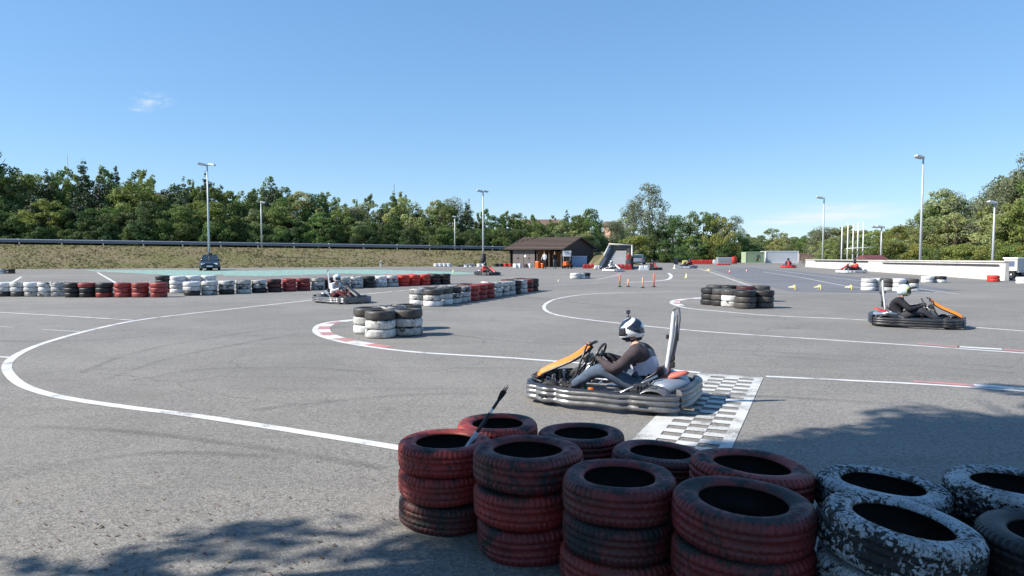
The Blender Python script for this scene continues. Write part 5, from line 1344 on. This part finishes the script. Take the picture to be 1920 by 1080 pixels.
def small_tractor(loc, rz, label):
    o = empty('garden_tractor', loc, rz); tag(o, label, 'tractor')
    q = MB().box((.35, 0, .52), (.72, .44, .42), taper=.85).build('bonnet', M['orange2'], o); bevel(q, .05, 3)
    MB().box((-.28, 0, .38), (.7, .6, .22)).build('body', M['orange2'], o)
    q = MB().box((-.38, 0, .66), (.12, .42, .4)).build('seat_back', M['rubber'], o); MB().box((-.22, 0, .52), (.34, .42, .09)).build('seat', M['rubber'], o)
    for s_ in (1, -1):
        MB().lathe([(.08, -.07), (.2, -.08), (.25, 0), (.2, .08), (.08, .07)], 16, (-.38, s_*.36, .25), 'Y', closed=True).build('wheel', M['rubber'], o)
        MB().lathe([(.05, -.05), (.13, -.06), (.17, 0), (.13, .06), (.05, .05)], 14, (.45, s_*.30, .17), 'Y', closed=True).build('wheel', M['rubber'], o)
    MB().tube([(-.6, -.25, .4), (-.6, -.25, 1.05), (-.6, .25, 1.05), (-.6, .25, .4)], .03, 6).build('roll_bar', M['rubber'], o)
    MB().tube([(.05, 0, .6), (-.02, 0, .78)], .02, 6).build('steering_column', M['rubber'], o)
small_tractor(g(1063, 503.5), R(-115), 'orange garden tractor with black roll bar under the white board')
o = empty('notice_board', g(1064, 502)); o.location.y += .9; tag(o, 'white notice board on two posts behind the orange tractor', 'sign')
MB().box((0, 0, 1.55), (.95, .05, .62)).build('board', M['board_white'], o)
for s_ in (1, -1): MB().tube([(s_*.36, .04, 0), (s_*.36, .04, 1.85)], .03, 6).build('post', M['galv'], o)
for k, w in enumerate((.5, .62, .4)): MB().box((-.03, -.03, 1.66-k*.13), (w, .012, .03)).build('text_line', M['smoke'], o)
o = empty('leaning_board', g(1086, 501), R(-12)); tag(o, 'large pale blue board leaning against the shed gable', 'board')
pn = MB().box((0, 0, .62), (1.75, .06, 1.25)).build('panel', M['bluepanel'], o); MB().box((0, .25, .5), (.08, .6, .08)).build('strut', M['galv'], o); MB().box((0, -.04, 1.24), (1.78, .05, .05)).build('rim', M['white_paint'], o)
def barrier(px0, px1, py, n, m, label, group, h=.42, name='plastic_barrier', ddepth=.35):
    a, b = g(px0, py), g(px1, py); L = (b-a).length/n; rz = math.atan2(b.y-a.y, b.x-a.x)
    for i in range(n):
        p = a.lerp(b, (i+.5)/n); o = empty(name, p, rz); tag(o, '%s %s' % (ORD[i], label), 'barrier', group)
        bb = MB().prism([(-L*.485, -ddepth/2), (L*.485, -ddepth/2), (L*.485, ddepth/2), (-L*.485, ddepth/2)], 0, h*.35, 0)
        b_ = bb.build('base', M[m], o); tt = MB().box((0, 0, h*.67), (L*.96, ddepth*.75, h*.66), taper=.8).build('upper', M[m], o); bevel(tt, .03)
        MB().box((0, -ddepth*.36, h*.6), (L*.4, .03, h*.2)).build('recess', M[m], o)
barrier(1093, 1114, 503.5, 3, 'red', 'red barrier block from the left beside the ramp foot', 'red blocks left of the ramp', .45)
barrier(1114, 1128, 504.5, 2, 'white_paint', 'white barrier block left of the ramp foot', 'white blocks left of the ramp', .36)
barrier(1157, 1184, 506, 4, 'red', 'red barrier block from the left across the ramp foot', 'red blocks across the ramp foot', .55)
barrier(1198, 1216, 506.5, 2, 'white_paint', 'white barrier block right of the ramp', 'white blocks right of the ramp', .42)
barrier(1290, 1336, 495.5, 6, 'brightred', 'orange red barrier block from the left in the far row', 'orange red far barrier row', .62)
barrier(1279, 1290, 495.5, 1, 'yellow', 'yellow barrier block at the left end of the far row', None, .55)
barrier(1336, 1347, 495, 1, 'white_paint', 'white barrier block at the right end of the far row', None, .62)
o = block('grey_box', g(1357, 495.5), (2.0, .9, .95), M['galv'], 'grey metal box behind the row of red tyres', 'box')
o = empty('red_bin', g(1376, 494.5)); tag(o, 'tall round red bin right of the grey box', 'bin')
MB().lathe([(0, 0), (.42, 0), (.45, .85), (.40, .95), (0, 1.05)], 18).build('body', M['brightred'], o); MB().lathe([(.43, .84), (.50, .86), (.50, .92), (.42, .95)], 18).build('lid_rim', M['red'], o)
block('blue_bin', g(1267, 496), (.55, .55, .85), M['navy'], 'dark blue bin under the trees left of the orange barrier', 'bin')

# ---------------------------------------------------------------- kart ramp with railings and tyre lined sides
rp = empty('kart_ramp', (0, 0, 0)); tag(rp, 'grey raised kart ramp with pale railings right of the shed', 'ramp')
f0, f1 = g(1128, 505), g(1180, 505.5); b0, b1 = atd(1146, 470, f0.y+13), atd(1181, 472, f0.y+13)
hz = b0.z
rp.location = (f0.x, f0.y, 0)
def rl(p, z=None): return (p.x-f0.x, p.y-f0.y, p.z if z is None else z)
MB().add([rl(f0, .01), rl(f1, .01), rl(b1, hz), rl(b0, hz), rl(b1, 0), rl(b0, 0)], [(0, 1, 2, 3), (1, 4, 2), (0, 3, 5), (3, 2, 4, 5), (0, 5, 4, 1)]).build('ramp_deck', M['ramp_grey'], rp)
for (p0, p1, s_) in ((f0, b0, -1), (f1, b1, 1)):
    sw_ = MB(); n = 9
    for i in range(n):
        t = (i+.5)/n; p = p0.lerp(p1, t); z = hz*t
        sw_.tube([(p.x-f0.x, p.y-f0.y-.72, z-.05), (p.x-f0.x, p.y-f0.y+.72, z+.15)], [.30, .30], 10)
    sw_.build('side_guard', M['dark_metal'] if s_ < 0 else M['rubber'], rp)
    MB().tube([rl(p0.lerp(p1, .45)+Vector((s_*.25, 0, 0)), hz*.45+.5), rl(p1+Vector((s_*.25, 0, 0)), hz+.62)], .10, 6).build('railing', M['concrete'], rp)
MB().tube([rl(b0+Vector((-.3, 0, 0)), hz+.78), rl(b1+Vector((.3, 0, 0)), hz+.65)], .09, 6).build('railing', M['concrete'], rp)
MB().box(((b0.x+b1.x)/2-f0.x, b0.y-f0.y+.05, hz+.35), ((b1.x-b0.x), .1, .42)).build('end_board', M['dark_metal'], rp)
em = MB(); ea, eb = g(1098, 503), atd(1118, 470, f0.y+12); em.add([rl(g(1104, 503), 0), rl(f0+Vector((-.6, 0, 0)), 0), rl(b0+Vector((-.5, 0, 0)), hz*.95), (eb.x-f0.x, eb.y-f0.y, hz*.9), (eb.x-f0.x-1.5, eb.y-f0.y, 0)], [(0, 1, 2, 3), (0, 3, 4)])
em.build('grass_side', M['bank'], rp)

# ---------------------------------------------------------------- containers
def container(px0, px1, py0, top, m, label, rz=0.0, depth=2.4, name='shipping_container', nr=None):
    a, b = g(px0, py0), g(px1, py0); L = (b-a).length; H = atd((px0+px1)/2, top, a.y).z
    o = empty(name, a.lerp(b, .5), rz); tag(o, label, 'container')
    MB().box((0, depth/2, H/2), (L-.04, depth, H-.1)).build('shell', M[m], o)
    rb = MB(); n = nr or max(8, int(L/.16))
    for i in range(n):
        x = -L/2+.12+(L-.24)*i/(n-1); rb.box((x, -.02, H/2), (.07, .06, H-.22))
    rb.build('corrugation', M[m], o)
    for z in (.06, H-.05): MB().box((0, -.03, z), (L, .10, .12)).build('rail', M[m], o)
    for s_ in (1, -1): MB().box((s_*(L/2-.05), -.03, H/2), (.10, .11, H-.2)).build('corner_post', M[m], o)
    return o, L, H
o, L_, H_ = container(1398, 1433, 493.5, 472, 'green_cont', 'pale green container with dark graffiti left of the white one', -.05)
gf = MB()
for pts in (((-.1, .35), (.1, .8), (0, 1.15), (.2, 1.3)), ((.25, .4), (.15, .7), (.35, .95), (.30, 1.35)), ((.0, .5), (.3, .6))): gf.tube([(x+.25, -.07, z) for x, z in pts], .045, 5)
gf.build('graffiti', M['wood_dark'], o); MB().box((.62, -.07, .55), (.16, .02, .3)).build('graffiti', M['yellow'], o)
container(1435, 1497, 493, 470.5, 'white_cont', 'long white container in the middle of the far row')
o, L_, H_ = container(1498, 1531, 490, 475.5, 'pink_cont', 'faded pink container at the right end of the far row', 0, 2.2, 'shipping_container')
# low brown hut behind the wall
hp = atd(1647, 488, 68); o = empty('low_hut', (hp.x, 68, 0)); tag(o, 'low dark brown hut roof showing over the concrete wall', 'hut')
MB().box((0, 1.3, .55), (1.9, 2.0, 1.1)).build('wall', M['wood_dark'], o)
rf = MB(); rf.add([(-1.15, .1, 1.02), (1.15, .1, 1.02), (1.0, 1.3, 1.42), (-1.0, 1.3, 1.42), (1.15, 2.5, 1.02), (-1.15, 2.5, 1.02)], [(0, 1, 2, 3), (3, 2, 4, 5), (0, 3, 5), (1, 4, 2), (0, 5, 4, 1)]); rf.build('roof', plain('maroon_roof', (.13, .04, .045), .8), o)

# ---------------------------------------------------------------- roofs behind the left wood
def hall(px0, px1, top, d, h, m, label, roof_h=1.6, mroof='roof_far'):
    a, b = atd(px0, 470, d), atd(px1, 470, d); L = b.x-a.x; zt = atd((px0+px1)/2, top, d).z
    o = empty('distant_building', (a.x, d, 0)); tag(o, label, 'building')
    MB().box((L/2, 6, (zt-roof_h)/2), (L, 11.5, zt-roof_h)).build('wall', M[m], o)
    rf = MB(); rf.add([(-.4, -.2, zt-roof_h), (L+.4, -.2, zt-roof_h), (L+.4, 6, zt), (-.4, 6, zt), (L+.4, 12.2, zt-roof_h), (-.4, 12.2, zt-roof_h)], [(0, 1, 2, 3), (3, 2, 4, 5), (0, 3, 5), (1, 4, 2), (0, 5, 4, 1)]); rf.build('roof', M[mroof], o)
    n = int(L/3)
    for i in range(n): MB().box((1.5+i*3, -.28, (zt-roof_h)*.7), (1.2, .1, 1.2)).build('window', M['glass'], o)
hall(180, 345, 356, 128, 10, 'wood_dark', 'long dark roofed hall behind the left wood', 1.6, 'wood_dark')
hall(960, 1062, 409, 145, 8, 'render_pink', 'red roofed building behind the wood above the shed')
hall(1144, 1168, 413, 150, 8, 'render_pink', 'salmon coloured building between the middle trees', 1.0)
# thin masts above the wood
for px, top, d in ((132, 290, 125), (740, 345, 130)):
    p = atd(px, 470, d); o = empty('radio_mast', (p.x, d, 0)); tag(o, ('thin dark mast above the left end of the wood' if px < 300 else 'thin mast above the middle of the wood'), 'mast')
    MB().tube([(0, 0, 0), (0, 0, atd(px, top, d).z)], [.09, .035], 6).build('mast_pole', M['dark_metal'], o)
# ---------------------------------------------------------------- car
def car(loc, rz, label, paint, sc=1.0, group=None):
    o = empty('parked_car', loc, rz); o.scale = (sc,)*3; tag(o, label, 'car', group)
    # sections along x (front +): (x, half width low, half width belt, z low, z belt)
    bs = [(2.05, .60, .62, .32, .55), (1.98, .74, .74, .24, .66), (1.6, .84, .80, .20, .80), (1.05, .86, .82, .20, .90), (.3, .87, .83, .20, .94), (-.9, .87, .83, .20, .96), (-1.75, .85, .80, .22, .96), (-2.0, .78, .72, .28, .88), (-2.05, .68, .62, .36, .62)]
    V = []; NS = 10
    for x, wl, wb_, z0, z1 in bs:
        zm = z0+(z1-z0)*.5; V += [(x, -wl*.9, z0), (x, -wl, z0+.10), (x, -max(wl, wb_)*1.02, zm), (x, -wb_, z1-.04), (x, -wb_*.9, z1), (x, wb_*.9, z1), (x, wb_, z1-.04), (x, max(wl, wb_)*1.02, zm), (x, wl, z0+.10), (x, wl*.9, z0)]
    F = [(i*NS+j, i*NS+(j+1) % NS, (i+1)*NS+(j+1) % NS, (i+1)*NS+j) for i in range(len(bs)-1) for j in range(NS)]
    F += [tuple(range(NS))[::-1], tuple(range((len(bs)-1)*NS, len(bs)*NS))]
    b_ = MB().add(V, F, 0, True).build('body', paint, o); bevel(b_, .03, 2)
    gh = [(1.12, .70, .92), (.35, .60, 1.42), (-.9, .60, 1.47), (-1.55, .60, 1.38), (-1.9, .70, .95)]
    rf = MB(); V = []
    for x, w, z in gh[1:4]: V += [(x, -w, z-.05), (x, -w*.8, z), (x, w*.8, z), (x, w, z-.05)]
    rf.add(V, [(i*4+j, i*4+j+1, (i+1)*4+j+1, (i+1)*4+j) for i in range(2) for j in range(3)], 0, True); q = rf.build('roof', paint, o); q.modifiers.new('t', 'SOLIDIFY').thickness = .03
    MB().add([(1.12, -.70, .92), (1.12, .70, .92), (.36, .58, 1.40), (.36, -.58, 1.40)], [(0, 1, 2, 3)]).build('windscreen', M['glass'], o)
    MB().add([(-1.92, -.68, .94), (-1.92, .68, .94), (-1.56, .58, 1.36), (-1.56, -.58, 1.36)], [(3, 2, 1, 0)]).build('rear_window', M['glass'], o)
    for s_ in (1, -1):
        MB().add([(1.05, s_*.765, .93), (-1.85, s_*.74, .95), (-1.5, s_*.60, 1.37), (-.9, s_*.605, 1.43), (.35, s_*.605, 1.38)], [(0, 1, 2, 3, 4)]).build('side_window', M['glass'], o)
        for x0, x1 in ((1.14, .36), (-.35, -.35), (-1.9, -1.55)): MB().tube([(x0, s_*(.735 if x0 != -.35 else .775), .93), (x1, s_*.60, 1.41)], .03, 6).build('pillar', paint, o)
        h = MB().box((1.98, s_*.55, .62), (.10, .34, .15), s_*-.3).build('headlight', M['lampglass'], o); bevel(h, .03)
        q = MB().box((-2.0, s_*.60, .75), (.08, .2, .22)).build('tail_light', M['red'], o); bevel(q, .02)
        q = MB().box((.85, s_*.93, 1.0), (.12, .18, .12)).build('wing_mirror', paint, o); bevel(q, .03)
        for x in (1.30, -1.28):
            w = MB().lathe([(.18, -.09), (.28, -.10), (.315, -.07), (.32, 0), (.315, .07), (.28, .10), (.18, .09)], 24, (x, s_*.78, .32), 'Y', closed=True).build('wheel', M['rubber'], o)
            MB().lathe([(0, .07), (.05, .09), (.17, .06), (.19, .09), (.19, -.09), (.17, -.06), (.05, -.09), (0, -.07)], 16, (x, s_*.78, .32), 'Y').build('rim', M['steel'], w)
    q = MB().box((2.03, 0, .50), (.05, .85, .14)).build('grille', M['rubber'], o); q = MB().box((2.07, 0, .42), (.03, .52, .11)).build('number_plate', M['board_white'], o)
    MB().box((2.0, 0, .30), (.12, 1.2, .10)).build('air_intake', M['rubber'], o)
    return o
car(g(381, 507.5)+Vector((0, 1.5, 0)), R(-68), 'dark blue hatchback parked on the green surface by the bank', M['navy'])
car(g(1200, 496)+Vector((0, 1, 0)), R(75), 'blue grey car parked nose to the bushes right of the ramp', M['bluegrey'], .95)
# ---------------------------------------------------------------- slalom posts, cones
for px, y0, y1, m, nm in ((1162, 515, 538, 'pole_red', 'tall red'), (1178, 523, 538, 'pole_pale', 'short pale orange'), (1205, 520, 540, 'pole_pale', 'pale orange'), (1226, 513, 538, 'pole_red', 'rightmost tall red')):
    p = g(px, y1); H = atd(px, y0, p.y).z; o = empty('marker_post', p); tag(o, nm+' marker post standing on the track', 'marker post', 'marker posts on the track')
    MB().tube([(0, 0, 0), (0, 0, H)], .035, 8).build('tube', M[m], o); MB().lathe([(0, .0), (.11, .0), (.10, .03), (.04, .05)], 14).build('foot', M['rubber'], o)
def cone(px, py, s_, label, lying=True, m='yellow', group='small cones on the track'):
    o = empty('traffic_cone', g(px, py)); tag(o, label, 'cone', group)
    s_ *= .72; o.scale = (s_,)*3
    if lying: o.rotation_euler = (R(90), 0, rt.uniform(-1.9, -1.2)); o.location.z = .15*s_
    MB().box((0, 0, .015), (.30, .30, .03)).build('base', M[m], o)
    MB().lathe([(.11, .03), (.085, .14)], 14).build('cone_shell', M[m], o); MB().lathe([(.085, .14), (.055, .26)], 14).build('white_band', M['cone_white'], o); MB().lathe([(.055, .26), (.025, .40), (0, .40)], 14).build('tip', M[m], o)
cone(1490, 543, 1.0, 'yellow and white cone lying left of three on the dark asphalt'); cone(1537, 543, 1.0, 'yellow and white cone lying in the middle of three'); cone(1596, 543, 1.0, 'yellow cone lying just left of the white stacks')
cone(1287, 521, 1.1, 'yellow and white cone standing in mid track', False); cone(1329, 510, 1.2, 'yellow cone lying on the diagonal line', True); cone(850, 511.5, 1.0, 'tiny yellow cone by the long left wall end', False)
cone(1265, 504, 1.6, 'white cone standing far down the track', False, 'cone_white'); cone(1400, 510, .9, 'red cone standing by the dark asphalt', False, 'brightred'); cone(1368, 511, .9, 'red cone standing left of the other red cone', False, 'brightred'); cone(1047, 528, .5, 'tiny cone left of the white group', False, 'yellow')
o = empty('stone_marker', g(714, 501)); tag(o, 'small pale stone post at the foot of the bank', 'post'); q = MB().box((0, 0, .35), (.22, .2, .8), taper=.85).build('post_body', M['concrete'], o); bevel(q, .03); MB().box((0, -.1, .55), (.12, .03, .12)).build('plate', M['smoke'], o)
p = atd(884, 468, 95); o = empty('road_sign', (p.x, 95, 1.8)); tag(o, 'small pale yellow road sign above the guardrail', 'sign'); MB().tube([(0, 0, 0), (0, 0, 1.0)], .03, 6).build('post', M['galv'], o); MB().box((0, -.04, .95), (.3, .03, .3), 0).build('plate', plain('pale_yellow', (.7, .66, .4), .5), o)

# ---------------------------------------------------------------- standing people at the shed
def standing(loc, rz, label, top_, legs, reach=.0):
    root = empty('person', loc, rz); tag(root, label, 'person')
    J = {'pelvis': ((0, 0, .93), (.10, .14), None), 'spine': ((0, 0, 1.10), (.095, .13), 'pelvis'), 'chest': ((0, 0, 1.28), (.105, .155), 'spine'), 'upper': ((0, 0, 1.42), (.07, .11), 'chest'), 'neck': ((.01, 0, 1.52), .05, 'upper'), 'head': ((.02, 0, 1.60), .075, 'neck'), 'head2': ((.03, 0, 1.70), .08, 'head')}
    for s_, n in ((1, 'l'), (-1, 'r')):
        J['arm_s'+n] = ((0, .18*s_, 1.40), .052, 'upper'); J['arm_e'+n] = ((.02+reach*.4, .24*s_, 1.13), .04, 'arm_s'+n); J['arm_w'+n] = ((.10+reach, .23*s_, .90+reach*.4), .028, 'arm_e'+n)
        J['hand_p'+n] = ((.13+reach, .23*s_, .84+reach*.45), (.018, .034), 'arm_w'+n); fingers(J, 'hand'+n, None, (.13+reach, .23*s_, .83+reach*.45), (.2, 0, -1), (1, .0, .1), 'hand_p'+n, .009)
        J['leg_h'+n] = ((0, .09*s_, .86), .082, 'pelvis'); J['leg_k'+n] = ((.02, .11*s_, .48), .055, 'leg_h'+n); J['leg_a'+n] = ((-.02, .12*s_, .10), .038, 'leg_k'+n); J['foot_h'+n] = ((-.03, .12*s_, .045), .04, 'leg_a'+n); J['foot_t'+n] = ((.14, .13*s_, .035), .032, 'foot_h'+n)
    body('body', J, {'pelvis': legs, 'spine': top_, 'chest': top_, 'upper': top_, 'neck': 'skin', 'head': 'skin', 'arm': top_, 'hand': 'skin', 'leg': legs, 'foot': 'shoe'}, root)
    hb = MB().lathe([(.0, 1.835), (.06, 1.82), (.098, 1.77), (.104, 1.72), (.09, 1.67)], 14, (0, 0, 0)); hb.v = [(x*1.05+.012, y*.85, z) for x, y, z in hb.v]; hb.build('hair', CM['hair'], root)
p_ = g(1021, 504); standing(p_, R(-120), 'person in a white top standing before the open shed bay', 'whitecloth', 'charcoal', .15)
p_ = g(1040, 503.5); standing(p_, R(-60), 'person in dark clothes standing inside the open shed bay', 'blackcloth', 'jeans')
p_ = g(1178, 503.0); standing(p_, R(-90), 'marshal in red top standing behind the red blocks at the ramp', 'redcloth', 'charcoal', .1)

# ---------------------------------------------------------------- tattered marker leaning out of the first foreground stack
fl = empty('tattered_marker_flag', tuple(at(880, 832, .50))); tag(fl, 'tattered silver and black rolled flag leaning out of the first foreground stack', 'flag')
o0 = fl.location.copy(); d0 = o0.y
tip = atd(954, 722, d0+.10)-o0; ax = tip.normalized(); base = -ax*.28
def P_(t): return base.lerp(tip, t)
L_ = (tip-base).length
MB().tube([P_(.0), P_(.34), P_(.50)], [.020, .024, .020], 10, flat=.55).build('silver_sleeve', plain('silver_cloth', (.42, .43, .47), .45, .3, .25, 20), fl)
MB().tube([P_(.50), P_(.60), P_(.70)], [.019, .021, .018], 10, flat=.5).build('black_wrap', M['rubber'], fl)
MB().tube([P_(.70), P_(.745)], [.0165, .0165], 10, flat=.5).build('silver_band', M['board_white'], fl)
tt = MB(); tt.tube([P_(.745), P_(.84), P_(.9)], [.017, .016, .010], 8, flat=.5)
perp = ax.cross(Vector((0, 1, 0))).normalized()
for k, (e, o_) in enumerate(((1.0, .004), (.97, .014), (.985, -.006), (.94, -.013), (.93, .02))):
    tt.tube([P_(.84)+perp*o_*.3, P_(.9)+perp*o_*.8, P_(e)+perp*o_], [.007, .006, .002], 5)
tt.build('frayed_tip', M['rubber'], fl)

# ---------------------------------------------------------------- fallen leaves, pebbles and twigs on the near asphalt
def litter():
    rng = random.Random(21); mats = [plain('dead_leaf_brown', (.10, .045, .03), .8), plain('dead_leaf_red', (.17, .055, .045), .8), plain('dead_leaf_yellow', (.34, .27, .12), .8)]
    mb = MB()
    def leaf(x, y, s_, mi):
        a = rng.uniform(0, 6.28); c_, s2 = math.cos(a), math.sin(a); V = []
        for u, v, z in ((-1, 0, .1), (-.3, -.5, .5), (.4, -.45, .2), (1, 0, .6), (.4, .45, .1), (-.3, .5, .3)):
            V.append((x+(u*c_-v*s2)*s_, y+(u*s2+v*c_)*s_, .007+z*s_*.5*rng.uniform(.3, 1)))
        mb.add(V, [(0, 1, 2), (0, 2, 3), (0, 3, 4), (0, 4, 5)], mi)
    for i in range(210):
        px = rng.gauss(330, 210); py = 1085-abs(rng.gauss(0, 115))
        if px < -40 or px > 740 or py < 830: continue
        p = at(px, py); leaf(p.x, p.y, rng.uniform(.007, .018), rng.choices([0, 1, 2], [.83, .13, .04])[0])
    for i in range(90):
        px = rng.uniform(60, 1880); py = rng.uniform(790, 1000); p = at(px, py); leaf(p.x, p.y, rng.uniform(.006, .014), 0)
    tag(mb.build('fallen_leaves', mats), 'scattered brown and reddish dead leaves on the near asphalt', 'leaves', None, 'stuff')
litter()

# alike trees of one row and place: told apart by their order from the left
by = {}
for o in list(COL.objects):
    if o.get('category') in ('tree', 'shrub'): by.setdefault(o['label'], []).append(o)
for lab, os_ in by.items():
    if 1 < len(os_) <= 22:
        os_.sort(key=lambda o: o.location.x/o.location.y)
        for i, o in enumerate(os_):
            t = lab.replace(' behind', ' from left behind', 1) if ',' not in lab.split(' behind')[0] and ' behind' in lab and 'front row' not in lab and 'back row' not in lab else lab.replace(',', ' from left,', 1) if ',' in lab else lab+', counted from left'
            for c_ in (ORD[i]+' '+t, ORD[i]+' '+lab, lab):
                if len(c_.split()) <= 16: o['label'] = c_; break
